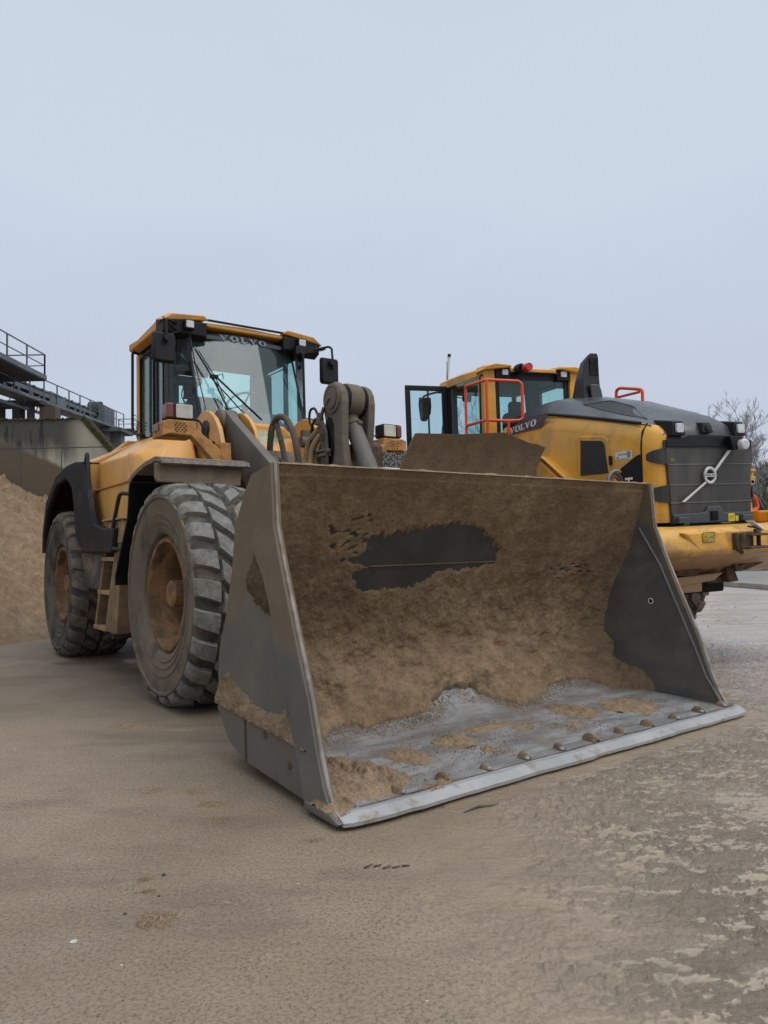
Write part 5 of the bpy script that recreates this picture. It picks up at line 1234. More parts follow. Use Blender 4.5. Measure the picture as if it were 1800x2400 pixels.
# sand on the outside: ledge heap, corner heap, clay smear
def outer_sand(name, fnh, u0, u1, z0, z1, label, mat='sand', n=(110, 60)):
    q = MB()
    def fn(a, c):
        u = u0+a*(u1-u0); z = z0+c*(z1-z0); h = fnh(u, z)
        return (u, WB+.024+h, z)
    q.grid(fn, *n, keep=lambda p: p[1] > WB+.0245); o = q.build(name, mat, None, flip=True, smooth=180, recalc=False); o.matrix_world = L1M
    return tag(o, label, 'sand', 'sand stuck to the outside of the bucket')
def ledge(u, z):
    base = interp([(1.60, .352), (1.98, .33), (2.62, .30)], u); top = base+min(1, max(0, (2.60-u)/.08))*interp([(1.60, .10), (1.72, .16), (1.85, .11), (2.05, .055), (2.3, .065), (2.42, .10), (2.50, .05), (2.64, .04)], u)+.02*fbm(u, z, 0, 4, 12)
    if z < base-.03 or z > top: return -.004
    f = (top-z)/(top-base+.03); return min(.04, .045*max(0, f)**.6)+.006*fbm(u, z, 2, 4, 30)
outer_sand('ledge_sand', ledge, 1.60, 2.64, .25, .56, 'long sand bank lying on the ledge of the near bucket side', 'sand')
smear = [(2.06, 1.16), (1.99, 1.06), (1.96, .98), (2.02, .93), (2.13, .90), (2.24, .85), (2.31, .84), (2.35, .90), (2.40, .97), (2.40, 1.08), (2.35, 1.2), (2.30, 1.33), (2.20, 1.36), (2.12, 1.31)]
def smearf(u, z):
    d = -sdf((u, z), smear)+.03*fbm(u, z, 0, 4, 9)
    if d < 0: return -.004
    return min(.028, .028*(d/.09)**.8)+.014*fbm(u, z, 3, 5, 7)*min(1, d/.05)
outer_sand('clay_smear', smearf, 1.90, 2.46, .78, 1.42, 'thick brown clay smear stuck high on the near bucket side', 'sand_film')
q = MB()
def cornf(a, c):
    u = 2.62+a*.30; v = 1.50+c*.145; x, y = (a-.55)*2, (c-.5)*2; r_ = math.hypot(x, y)*.9+.2*fbm(a, c, 0, 4, 4)
    h = max(0, 1-r_)**.7*.065*(1-.5*a); return (u, v, .052+h+.004*fbm(a, c, 3, 4, 14)-(.02 if r_ > 1 else 0))
q.grid(cornf, 50, 36, keep=lambda p: p[2] > .048); o = q.build('corner_sand', 'sand', None, flip=True, smooth=180, recalc=False); o.matrix_world = L1M
tag(o, 'pointed sand heap on the near left corner tip of the cutting edge', 'sand', 'sand stuck to the outside of the bucket')

q = MB(); rn = random.Random(78)
for i in range(5200):
    v = rn.uniform(-1.5, 1.5); s_c = interp(EDGE, v)+abs(rn.gauss(0, .07))-.02; r = rn.uniform(.0012, .0045); p = prof_at(s_c); n_ = prof_n(s_c); c0 = (p[0]+n_[0]*.007, v, p[1]+n_[1]*.007)
    a0 = rn.random()*6; vs = [(c0[0]+r*1.4*math.cos(a0+k*2.094), c0[1]+r*1.4*math.sin(a0+k*2.094), c0[2]) for k in range(3)]+[(c0[0]+n_[0]*r*1.3, c0[1], c0[2]+n_[1]*r*1.3)]
    q.add(vs, [(0, 1, 3), (1, 2, 3), (2, 0, 3)])
o = q.build('sand_crumbs', 'sand_light', None, flip=True, recalc=False); o.matrix_world = L1M
tag(o, 'fine crumbs shed along the lower edge of the caked sand', 'sand', kind='stuff')
q = MB(); rn = random.Random(77); spots = [(1.36, 2.36, .45), (1.2, 2.5, .3), (.88, 2.3, .25), (.5, 2.23, .25), (-.6, 2.17, .3), (-1.02, 2.3, .35), (.45, 2.45, .15), (-.33, 2.4, .15), (.15, 2.12, .3), (1.05, 2.7, .25)]
for i in range(1400):
    cx, cs, rr = spots[rn.randrange(len(spots))]; v = rn.gauss(cx, rr*.7); s_c = rn.gauss(cs, rr*.5)
    if abs(v) > 1.55 or s_c > LT-.04 or s_c < 1.7: continue
    r = rn.uniform(.0015, .0055); p = prof_at(s_c); n_ = prof_n(s_c); c0 = (p[0]+n_[0]*.008, v, p[1]+n_[1]*.008)
    a0 = rn.random()*6; vs = [(c0[0]+r*1.3*math.cos(a0+k*2.094), c0[1]+r*1.3*math.sin(a0+k*2.094), c0[2]) for k in range(3)]+[(c0[0], c0[1], c0[2]+r*1.3)]
    q.add(vs, [(0, 1, 3), (1, 2, 3), (2, 0, 3)])
o = q.build('sand_crumbs', 'sand_light', None, flip=True, recalc=False); o.matrix_world = L1M
tag(o, 'fine sand crumbs strewn around the patches on the bucket floor', 'sand', kind='stuff')
# =================================================================== LOADER 2
y2, p2, r2 = R(-20.14), R(1.58), R(-1.66)
u_ = Vector((math.sin(y2), math.cos(y2), 0)); v_ = Vector((-math.cos(y2), math.sin(y2), 0)); k_ = Vector((0, 0, 1))
uu = u_*math.cos(p2)+k_*math.sin(p2); k2 = k_*math.cos(p2)-u_*math.sin(p2)
vv = v_*math.cos(r2)+k2*math.sin(r2); kk = k2*math.cos(r2)-v_*math.sin(r2)
L2M = Matrix.Translation((2.087, 9.64, 0)) @ Matrix((uu, vv, kk)).transposed().to_4x4()
FLIP = False
L2 = empty('wheel_loader', L2M); tag(L2, 'newer clean yellow wheel loader seen from behind with dark grey hood and open cab door', 'wheel loader')
def b2(mb, name, mat, parent=None, **k): return mb.build(name, mat, parent or L2, flip=False, **k)
for u, s_ in ((-.88, 1), (-.88, -1), (2.45, 1), (2.45, -1)):
    make_wheel(L2, (u, .90*s_, .86+.03), s_, 'side_rubber', 'lug_mud', Rr=.87, N_=22)

q = MB(); q.box((-2.7, -.40, .75), (.9, .40, 1.5)); q.box((-1.1, -.75, .72), (-.65, .75, 1.05)); q.box((1.0, -.42, .6), (3.3, .42, 1.6)); q.box((-.2, -.7, .9), (1.6, .7, 2.2)); b2(q, 'chassis', 'dark', bevel=.02)
# engine hood lower (yellow) with rounded rear corners
def hring(u, hw, zs, zt, inw=.09, zb=1.46):
    return [(u, -hw, zb), (u, -hw, zs-.10), (u, -hw+.012, zs), (u, -hw+inw*.55, (zs+zt)/2+.02), (u, -hw+inw, zt), (u, hw-inw, zt), (u, hw-inw*.55, (zs+zt)/2+.02), (u, hw-.012, zs), (u, hw, zs-.10), (u, hw, zb)]
q = MB()
q.loft([hring(-.10, .60, 2.60, 2.72), hring(-.6, .60, 2.61, 2.76), hring(-1.15, .60, 2.60, 2.74), hring(-1.6, .60, 2.54, 2.65), hring(-2.2, .60, 2.42, 2.53), hring(-2.60, .60, 2.33, 2.44), hring(-2.755, .598, 2.27, 2.40)])
b2(q, 'engine_hood', 'yel_new', smooth=55)
q = MB()
q.loft([hring(-2.765, .600, 2.27, 2.40), hring(-2.84, .595, 2.23, 2.375), hring(-2.90, .575, 2.20, 2.33), hring(-2.945, .545, 2.17, 2.28), hring(-2.965, .50, 2.15, 2.24)])
b2(q, 'rear_corner_panel', 'yel_new', smooth=60)
for s_ in (1, -1):
    q = MB(); q.tube([(-2.76, .604*s_, 1.46), (-2.765, .602*s_, 2.2), (-2.76, .575*s_, 2.33), (-2.755, .51*s_, 2.405)], .008, 6); b2(q, 'panel_gap', 'dark', smooth=60)
# rear fender arches
for s_ in (1, -1):
    q = MB()
    q.sheet([(-.2, 2.31), (-.88, 2.315), (-1.23, 2.235), (-1.45, 2.10), (-1.68, 1.96), (-1.95, 1.70)], .55*s_, .70*s_, .03)
    q.prism([(-.2, 2.24), (-.87, 2.24), (-1.12, 2.20), (-1.30, 2.08), (-1.47, 1.97), (-1.8, 1.6), (-.2, 1.6)], .55*s_, .66*s_, 'v')
    b2(q, 'rear_fender', 'yel_new', smooth=50, bevel=.015)
    # vent with frame
    q = MB(); q.prism([(-1.80, 2.40), (-2.22, 2.35), (-2.29, 2.30), (-2.33, 1.80), (-1.76, 1.80), (-1.74, 2.36)], .598*s_, .612*s_, 'v'); vf = b2(q, 'vent_frame', 'yel_new', bevel=.012, seg=3)
    q = MB(); q.prism([(-1.84, 2.35), (-2.19, 2.305), (-2.235, 2.27), (-2.28, 1.97), (-1.815, 1.975)], .606*s_, .6155*s_, 'v'); b2(q, 'side_vent', 'vent', vf)
    q = MB(); q.box((-2.34, .608*s_, 2.05), (-2.30, .622*s_, 2.14)) if s_ > 0 else q.box((-2.34, -.622, 2.05), (-2.30, -.608, 2.14)); b2(q, 'latch', 'black', vf, bevel=.004)
    # side decals
    q = MB(); q.prism([(-.22, 2.625), (-.66, 2.765), (-1.24, 2.735), (-1.07, 2.60), (-.38, 2.61)], .601*s_, .6045*s_, 'v')
    dc = b2(q, 'name_decal', 'hood_grey')
    dc.data.transform(Matrix.Translation((0, 0, -.012)))
    q = MB(); q.prism([(-2.745, 2.115), (-2.68, 2.10), (-2.455, 2.0), (-2.43, 1.95), (-2.44, 1.46), (-2.75, 1.46)], .599*s_, .6035*s_, 'v'); b2(q, 'dark_decal', 'black')
q = MB()
def ltv(x, y, d): return (-.36-x*1.16, .6047+d, 2.60+y*(.78)+x*.06)
word(q, 'VOLVO', ltv, .095, .003, .12, .05)
b2(q, 'name_lettering', 'white', dc)
q = MB()
def lth(x, y, d): return (-2.60+y, .6037+d, 1.895-x)
word(q, 'H', lambda x, y, d: (-2.52-y, .6037+d, 1.905-x), .11, .002, 0, .05)
b2(q, 'model_letter', 'white')
# company sticker
q = MB(); q.prism([(-2.385, 2.165), (-2.63, 2.165), (-2.63, 2.09), (-2.385, 2.09)], .6005, .6025, 'v'); stk = b2(q, 'company_sticker', 'white')
q = MB(); q.lathe([(.018, 0), (.028, 0), (.028, .0012), (.018, .0012)], (-2.585, .6026, 2.132), 'v', 24); q.prism([(-2.395, 2.105), (-2.43, 2.125), (-2.43, 2.105)], .6026, .6036, 'v'); q.box((-2.58, .6026, 2.119), (-2.592, .6036, 2.146)); q.box((-2.405, .6026, 2.096), (-2.61, .6032, 2.0985)); b2(q, 'sticker_emblem', 'label_blue', stk)
text_obj('sticker_text', 'POOLANDY', .027, (-2.425, .6028, 2.128), (R(90), 0, R(180)), 'label_blue', stk, .0005)
# dark hood cover
def cring(u, zb, zs, zr, hb_=.53, hs=.40, hr=.22): return [(u, -hb_, zb), (u, -hs, zs), (u, -hr, zr-.015), (u, 0, zr), (u, hr, zr-.015), (u, hs, zs), (u, hb_, zb)]
q = MB()
q.loft([cring(-.22, 2.71, 2.79, 2.86), cring(-.45, 2.745, 2.88, 2.93), cring(-.85, 2.745, 2.91, 2.97), cring(-1.15, 2.73, 2.90, 2.95), cring(-1.45, 2.68, 2.82, 2.90), cring(-1.70, 2.625, 2.73, 2.84), cring(-1.95, 2.575, 2.645, 2.775),
        cring(-2.2, 2.52, 2.57, 2.70, hr=.20), cring(-2.6, 2.43, 2.465, 2.57, hr=.17), cring(-2.80, 2.385, 2.405, 2.49, hr=.2), cring(-2.93, 2.27, 2.34, 2.385, .50, .42, .3), cring(-2.975, 2.20, 2.27, 2.30, .46, .40, .3)])
hc = b2(q, 'hood_cover', 'hood_grey', smooth=40, bevel=.01)
q = MB(); q.tube([(-.25, .545, 2.715), (-.6, .548, 2.752), (-1.15, .548, 2.735), (-1.6, .548, 2.648), (-2.2, .548, 2.525), (-2.7, .548, 2.415)], .018, 8); q.tube([(-.25, -.545, 2.715), (-1.15, -.548, 2.735), (-2.7, -.548, 2.415)], .018, 8); b2(q, 'hood_trim', 'black', hc, smooth=60)
zs_t = [(-2.8, 2.405), (-2.6, 2.465), (-2.2, 2.57), (-1.95, 2.645), (-1.70, 2.73), (-1.45, 2.82)]; zr_t = [(-2.8, 2.475), (-2.6, 2.555), (-2.2, 2.685), (-1.95, 2.76), (-1.70, 2.825), (-1.45, 2.885)]
for s_ in (1, -1):
    q = MB()
    def vt(a, c, s_=s_):
        u = -1.60-a*1.0; w1 = .385; w0 = .385-.15*min(1, a/.25, (1-a)/.35); v = w0+(w1-w0)*c
        hr = interp([(-2.8, .20), (-2.6, .17), (-2.2, .20), (-1.95, .22)], u); f = (v-hr)/(.40-hr); z = interp(zr_t, u)*(1-f)+interp(zs_t, u)*f
        return (u, v*s_, z+.005)
    q.grid(vt, 16, 4); b2(q, 'top_vent', 'vent', hc, recalc=False)
    q = MB(); q.tube([vt(k/15, 0) for k in range(16)], .008, 6); b2(q, 'vent_trim', 'hood_grey', hc, smooth=60)
# intake/exhaust stack
q = MB()
rg_ = lambda z, u0, u1, v0, v1: [(u0, v1, z), (u1, v1, z), (u1, v0, z), (u0, v0, z)]
q.loft([rg_(2.84, -1.17, -1.42, 0, .25), rg_(3.10, -1.24, -1.395, 0, .23), rg_(3.30, -1.31, -1.39, 0, .20), rg_(3.37, -1.35, -1.39, 0, .15), rg_(3.41, -1.375, -1.395, .02, .11)])
stc = b2(q, 'air_stack', 'black', bevel=.02, seg=3, smooth=40); stc.data.materials[0] = pm('gloss black stack', (.013, .013, .014), None, .28, 0, 3)
q = MB(); q.box((-1.402, .015, 3.15), (-1.392, .13, 3.35)); b2(q, 'stack_opening', 'dark', stc)
q = MB(); q.prism([(.0, 2.87), (.15, 2.87), (.17, 3.04), (.05, 3.04), (.02, 2.98)], -1.45, -1.42, 'u'); b2(q, 'stack_shield', 'hood_grey', stc, bevel=.01)

# ---- grille
ton = [(.30, 2.27), (.38, 2.22), (.535, 2.20), (.55, 2.165), (.50, 2.15)]
T_L = [(.50, 1.44), (.50, 1.625), (.515, 1.97), (.53, 2.16)]
q = MB()
gp = [(.27, 2.265), (.37, 2.225), (.52, 2.225), (.525, 2.155), (.505, 1.98), (.495, 1.82), (.485, 1.62), (.475, 1.44)]
q.prism(gp+[(-v*.985, z) for v, z in reversed(gp)], -2.995, -2.955, 'u'); gr = b2(q, 'radiator_grille', 'grille', bevel=.006)
for s_ in (1, -1):
    for z0, z1 in ((2.015, 2.135), (1.66, 1.79)):
        # tongues that wrap round the corner
        pts = [(.50, -2.992), (.545, -2.962), (.585, -2.915), (.603, -2.86), (.606, -2.83)]
        q = MB(); rings = []
        for i, (v, u) in enumerate(pts):
            e = .0 if i < 3 else .018*(i-2)
            e0 = -.022*(1-i/2) if i < 2 else e
            rings.append([(u-.004, v*s_, z0+e0), (u-.004, v*s_+.006*s_, z0+e0), (u-.004, v*s_+.006*s_, z1-e0), (u-.004, v*s_, z1-e0)])
        q.loft(rings); b2(q, 'grille_wing', 'grille', gr, bevel=.003)
q = MB()
q.prism([(.475, 1.44), (.48, 1.535), (.11, 1.545), (.07, 1.60), (-.08, 1.60), (-.12, 1.54), (-.475, 1.535), (-.47, 1.44)], -3.02, -2.994, 'u'); b2(q, 'lower_panel', 'hood_grey', gr, bevel=.012, seg=3)
q = MB()
q.prism([(.52, 2.155), (.52, 2.225), (.37, 2.225), (.27, 2.268), (-.27, 2.268), (-.35, 2.225), (-.50, 2.225), (-.50, 2.155)], -3.01, -2.994, 'u'); b2(q, 'upper_panel', 'black', gr, bevel=.008)
q = MB()
for z in (1.99, 1.80, 1.635): q.prism([(-2.995, z-.010), (-2.9995, z), (-2.995, z+.010)], -.49, .49, 'v')
b2(q, 'grille_fold', 'grille', gr)
q = MB(); q.box((-3.03, -.035, 1.465), (-3.018, .055, 1.555)); b2(q, 'handle_recess', 'dark', gr, bevel=.01)
q = MB(); q.tube([(-3.035, .04, 1.47), (-3.035, .04, 1.55)], .007, 6); b2(q, 'grille_handle', 'black', gr)
for s_, v in ((1, .395), (-1, -.365)):
    q = MB(); q.prism([(v-.07, 1.445), (v+.07, 1.445), (v+.065, 1.51), (v-.06, 1.51)], -3.065, -3.0, 'u'); hg = b2(q, 'hinge_cover', 'hood_grey', gr, bevel=.012, seg=3)
    q = MB(); q.hexa([(-3.0, v-.03, 1.36), (-3.0, v+.05, 1.36), (-3.06, v+.05, 1.36), (-3.06, v-.03, 1.36), (-3.0, v-.055, 1.46), (-3.0, v+.01, 1.46), (-3.07, v+.01, 1.46), (-3.07, v-.055, 1.46)]); b2(q, 'hinge', 'tank', gr, bevel=.005)
q = MB(); q.box((-3.0225, -.235, 1.45), (-3.0205, -.16, 1.525)); lb = b2(q, 'service_label', 'yel_label', gr)
q = MB(); q.box((-3.0225, -.283, 1.452), (-3.0205, -.245, 1.50)); b2(q, 'small_label', 'yel_label', gr)
for i, s_ in enumerate(('SERVICE', 'ONLY')): text_obj('label_text', s_, .015, (-3.023, -.172-.004*i, 1.492-.018*i), (R(90), 0, R(-90)), 'black', lb, .0004)
q = MB(); q.box((-2.9995, .43, 2.02), (-2.9975, .48, 2.055)); b2(q, 'faded_label', pm('faded label', (.16, .15, .06), None, .6), gr)
# emblem: diagonal bar and ring
q = MB(); q.hexa([(-3.012, .385, 1.645), (-3.012, .345, 1.645), (-3.024, .345, 1.645), (-3.024, .385, 1.645), (-3.012, .075, 1.845), (-3.012, .045, 1.84), (-3.024, .045, 1.84), (-3.024, .075, 1.845)])
em = b2(q, 'badge_bar', 'chrome', gr, bevel=.004)
q = MB(); q.hexa([(-3.012, .0, 1.925), (-3.012, -.03, 1.92), (-3.024, -.03, 1.92), (-3.024, .0, 1.925), (-3.012, -.195, 2.125), (-3.012, -.235, 2.125), (-3.024, -.235, 2.125), (-3.024, -.195, 2.125)]); b2(q, 'badge_bar', 'chrome', gr, bevel=.004)
q = MB(); n = 40
q.lathe([(.050, -.015), (.072, -.015), (.072, -.03), (.066, -.034), (.056, -.034), (.050, -.03)], (-3.0, .043, 1.888), 'u', n)
q.v = [(x, y, 1.888+(z-1.888)*1.12) for x, y, z in q.v]
q.box((-3.034, -.024, 1.873), (-3.016, .110, 1.903)); b2(q, 'badge_ring', 'chrome', gr, smooth=40)
q = MB(); word(q, 'VOLVO', lambda x, y, d: (-3.035-d, .100-x, 1.8795+y), .017, .001, 0, .25); b2(q, 'badge_lettering', 'black', gr)
# lamps and camera pods on the hood tail
for v, w_ in ((.385, .075), (-.345, .065)):
    q = MB(); q.hexa([(-2.90, v-w_, 2.25), (-2.90, v+w_, 2.25), (-3.03, v+w_, 2.26), (-3.03, v-w_, 2.26), (-2.75, v-w_*.8, 2.44), (-2.75, v+w_*.8, 2.44), (-3.01, v+w_*.85, 2.395), (-3.01, v-w_*.85, 2.395)]); pd = b2(q, 'rear_lamp_pod', 'black', bevel=.01)
    q = MB(); q.prism(rrect(v-.04, 2.285, v+.04, 2.37, .015), -3.045, -3.02, 'u'); b2(q, 'lamp_lens', 'lamp_white', pd, bevel=.004)
q = MB(); q.hexa([(-2.90, -.03, 2.29), (-2.90, .10, 2.29), (-3.02, .10, 2.29), (-3.02, -.03, 2.29), (-2.77, -.01, 2.42), (-2.77, .09, 2.42), (-3.0, .08, 2.385), (-3.0, -.01, 2.385)]); pd = b2(q, 'rear_camera_pod', 'black', bevel=.008)
q = MB(); q.lathe([(.03, 0), (.03, -.03), (.018, -.035), (.001, -.03)], (-3.0, .035, 2.335), 'u', 16); b2(q, 'camera_lens', 'glassframe', pd, smooth=40)
q = MB(); q.prism([(-.15, 2.25), (-.30, 2.25), (-.30, 2.20), (-.24, 2.12), (-.19, 2.12)], -3.09, -3.02, 'u'); wb = b2(q, 'strobe_bracket', 'black', bevel=.006)
q = MB(); q.lathe([(.001, .03), (.045, .03), (.048, .0), (.048, -.06), (.04, -.066), (.001, -.066)], (-3.08, -.285, 2.17), 'u', 24); b2(q, 'strobe_lamp', 'lamp_white', wb, smooth=40)
q = MB(); q.lathe([(.0485, -.045), (.052, -.05), (.0485, -.055)], (-3.08, -.285, 2.17), 'u', 24); q.lathe([(.030, -.067), (.024, -.069), (.018, -.067)], (-3.08, -.285, 2.17), 'u', 24); b2(q, 'strobe_ring', 'chrome', wb, smooth=40)

# ---- counterweight
cwp = [(-3.18, 1.425), (-3.27, 1.405), (-3.30, 1.36), (-3.33, 1.30), (-3.34, 1.215), (-3.30, 1.165), (-3.17, 1.14), (-2.6, .92), (-2.4, .92), (-2.4, 1.425)]
q = MB(); rings = []
for v in (1.30, 1.27, 1.15, .9, .5, 0, -.5, -.9, -1.15, -1.27, -1.30):
    e = max(0, (abs(v)-.85)); bow = .03*(1-(v/1.3)**2)-.55*e*e-(.02 if abs(v) == 1.3 else 0)
    rings.append([(x-bow if x < -2.7 else x, v, z+(.02 if abs(v) > 1.2 and z < 1.2 else 0)) for x, z in cwp])
q.loft(rings); cw = b2(q, 'counterweight', 'yel_mud', bevel=.018, seg=3, smooth=40)
q = MB(); q.loft([[(-3.365, v, z) for v, z in ((.66, 1.365), (.52, 1.225), (-.62, 1.23), (-.50, 1.37))], [(-3.35, v, z) for v, z in ((.70, 1.375), (.55, 1.215), (-.66, 1.22), (-.53, 1.38))], [(-3.30, v, z) for v, z in ((.70, 1.375), (.55, 1.215), (-.66, 1.22), (-.53, 1.38))]]); b2(q, 'counterweight_face', 'yel_mud', cw, bevel=.006)
q = MB(); q.tube([(-3.32, .98, 1.33), (-3.34, .80, 1.36), (-3.35, .62, 1.32), (-3.35, .5, 1.25)], .006, 6)
q = MB(); q.box((-3.2, -1.30, 1.425), (-2.9, -.66, 1.53)); q.prism([(-.62, 1.425), (-1.30, 1.425), (-1.30, 1.50), (-.9, 1.555), (-.62, 1.56)], -3.10, -3.06, 'u'); q.box((-3.06, -.74, 1.425), (-2.5, -.70, 1.54)); b2(q, 'side_weight', 'yel_new', cw, bevel=.01)
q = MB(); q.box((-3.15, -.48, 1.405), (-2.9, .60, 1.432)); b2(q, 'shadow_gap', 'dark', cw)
# pallet: underside frame, ribs and openings
q = MB(); q.hexa([(-3.26, 1.0, 1.155), (-3.26, -1.2, 1.155), (-2.85, -.80, .965), (-2.85, .62, .955), (-3.2, 1.0, 1.17), (-3.2, -1.2, 1.17), (-2.8, -.80, .99), (-2.8, .62, .98)]); b2(q, 'belly_plate', 'yel_mud', cw, bevel=.006)
q = MB(); q.prism([(.45, .97), (.22, .95), (.10, 1.075), (.40, 1.08)], -2.98, -2.70, 'u'); b2(q, 'belly_opening', 'rust', cw); q = MB(); q.prism([(-.35, .98), (-.72, 1.08), (-.30, 1.09)], -3.02, -2.70, 'u'); b2(q, 'belly_opening', 'rust', cw)
q = MB(); q.box((-2.95, .12, .80), (-2.5, .62, .955)); q.prism([(.50, .86), (.0, .90), (-.12, .97), (.5, .95)], -2.98, -2.9, 'u'); b2(q, 'belly_guard', 'yel_mud', cw, bevel=.01)
q = MB(); q.lathe([(.02, -.05), (.07, -.05), (.075, 0), (.07, .04), (.02, .04)], (-2.98, -.27, 1.045), 'u', 18); b2(q, 'belly_eye', 'rust', cw, smooth=40)
q = MB(); q.hexa([(-2.98, -.17, .87), (-2.98, -.30, .875), (-2.9, -.30, .875), (-2.9, -.17, .87), (-2.98, -.15, 1.02), (-2.98, -.24, 1.02), (-2.9, -.24, 1.02), (-2.9, -.15, 1.02)]); q.box((-2.9, -.24, .865), (-2.6, .0, .92)); b2(q, 'tow_hook', 'rust', cw, bevel=.008)
# hitch
q = MB()
q.box((-3.42, -.03, 1.205), (-3.35, .16, 1.355)); q.tube([(-3.42, .10, 1.215), (-3.42, .10, 1.35)], .035, 10)
q.box((-3.50, -.12, 1.325), (-3.40, .08, 1.345)); q.box((-3.52, -.13, 1.215), (-3.40, .10, 1.235)); q.box((-3.45, .05, 1.215), (-3.42, .08, 1.345)); q.box((-3.47, -.065, 1.235), (-3.43, -.045, 1.33))
q.tube([(-3.36, .1, 1.21), (-3.37, .05, 1.17)], .02, 6)
ht = b2(q, 'tow_hitch', 'rust', cw, bevel=.008)
q = MB(); q.hexa([(-3.44, .075, 1.452), (-3.44, -.075, 1.365), (-3.50, -.075, 1.365), (-3.50, .055, 1.452), (-3.44, .075, 1.46), (-3.44, -.065, 1.392), (-3.50, -.065, 1.392), (-3.50, .055, 1.46)]); b2(q, 'hitch_lever', 'white', ht, bevel=.003)
q = MB(); q.tube([(-3.46, -.03, 1.34), (-3.46, -.03, 1.385)], .03, 10); q.tube([(-3.46, .07, 1.41), (-3.46, -.02, 1.395)], .009, 6); b2(q, 'hitch_pin', 'rust', ht)
# warning pictogram plate
q = MB(); q.box((-3.3725, .365, 1.285), (-3.3705, .495, 1.372)); wp = b2(q, 'warning_plate', pm('worn yellow plate', (.50, .36, .04), (.36, .22, .09), .5, 0, 30, (.45, .6), .8), cw)
q = MB()
def fr_(v0, z0, v1, z1, w_=.003):
    q.box((-3.3735, min(v0, v1)-w_/2, min(z0, z1)-w_/2), (-3.3726, max(v0, v1)+w_/2, max(z0, z1)+w_/2))
fr_(.368, 1.288, .492, 1.288); fr_(.368, 1.369, .492, 1.369); fr_(.368, 1.288, .368, 1.369); fr_(.492, 1.288, .492, 1.369)
for a_, b_ in (((.485, 1.30), (.465, 1.345)), ((.465, 1.345), (.445, 1.30)), ((.445, 1.30), (.485, 1.30)), ((.44, 1.305), (.40, 1.345)), ((.385, 1.31), (.385, 1.345)), ((.385, 1.33), (.41, 1.325))):
    q.tube([(-3.3725, *a_), (-3.3725, *b_)], .002, 4)
b2(q, 'pictogram', 'black', wp)

# ---- cab
q = MB(); q.box((.06, -.74, 2.2), (1.5, .74, 2.62)); cab2 = b2(q, 'cab', 'glassframe', bevel=.01)
q = MB(); 
for s_ in (1, -1):
    q = MB(); q.hexa([(.02, .56*s_, 2.4), (.16, .56*s_, 2.4), (.16, .75*s_, 2.4), (.02, .75*s_, 2.4), (.0, .575*s_, 3.50), (.16, .575*s_, 3.50), (.16, .755*s_, 3.50), (.0, .755*s_, 3.50)]); b2(q, 'rear_pillar', 'yel_new', cab2, bevel=.015, seg=3)
    q = MB(); q.box((.96, (.66 if s_ > 0 else -.75), 2.4), (1.06, (.75 if s_ > 0 else -.66), 3.44)); b2(q, 'middle_pillar', 'galv', cab2, bevel=.01)
    q = MB(); q.box((1.42, (.52 if s_ > 0 else -.58), 2.3), (1.47, (.58 if s_ > 0 else -.52), 3.44)); q.tube([(1.02, .74*s_, 2.45), (1.02, .74*s_, 3.42)], .03, 6); b2(q, 'front_pillar', 'black', cab2, bevel=.006)
q = MB(); q.box((.04, -.57, 2.60), (.06, -.50, 3.46)); q.box((.04, .50, 2.60), (.06, .57, 3.46)); q.box((.04, -.57, 3.38), (.06, .57, 3.48)); q.box((.04, -.57, 2.55), (.06, .57, 2.64)); b2(q, 'rear_window_frame', 'black', cab2)
pane('rear_window', [(.05, -.52, 2.62), (.05, .52, 2.62), (.05, .52, 3.40), (.05, -.52, 3.40)], parent=cab2, fn=b2)
pane('windscreen', [(1.45, -.54, 2.4), (1.45, .54, 2.4), (1.45, .54, 3.43), (1.45, -.54, 3.43)], parent=cab2, fn=b2, mat='glass_d')
pane('side_window', [(.14, -.70, 2.62), (.97, -.70, 2.62), (.97, -.70, 3.43), (.14, -.70, 3.43)], parent=cab2, fn=b2)
pane('corner_window', [(1.06, -.70, 2.62), (1.44, -.55, 2.62), (1.44, -.55, 3.43), (1.06, -.70, 3.43)], parent=cab2, fn=b2)
pane('side_window', [(.14, .72, 2.62), (.60, .72, 2.62), (.60, .72, 3.43), (.14, .72, 3.43)], parent=cab2, fn=b2, mat='glass_d')
q = MB(); q.box((.10, -.56, 3.40), (1.4, .56, 3.46)); q.box((.10, -.72, 3.38), (.95, -.56, 3.46)); q.box((.08, -.56, 3.30), (.14, -.40, 3.40)); b2(q, 'cab_liner', 'cab_in', cab2)
q = MB(); q.prism(rrect(-.34, 2.55, .02, 3.06, .08), .72, .86, 'u'); q.prism(rrect(-.28, 3.02, -.06, 3.22, .05), .74, .82, 'u'); b2(q, 'seat', 'seat', cab2, bevel=.03, smooth=50)
q = MB(); q.prism([(-.12, 3.40), (-.30, 3.40), (-.36, 2.8), (-.16, 2.6)], .36, .46, 'u'); q.box((1.1, -.10, 3.2), (1.13, .06, 3.33)); b2(q, 'cab_screen', 'glassframe', cab2, bevel=.02)
q = MB(); q.tube([(1.1, .03, 2.6), (1.12, -.05, 3.2)], .012, 6); b2(q, 'screen_arm', 'black', cab2)
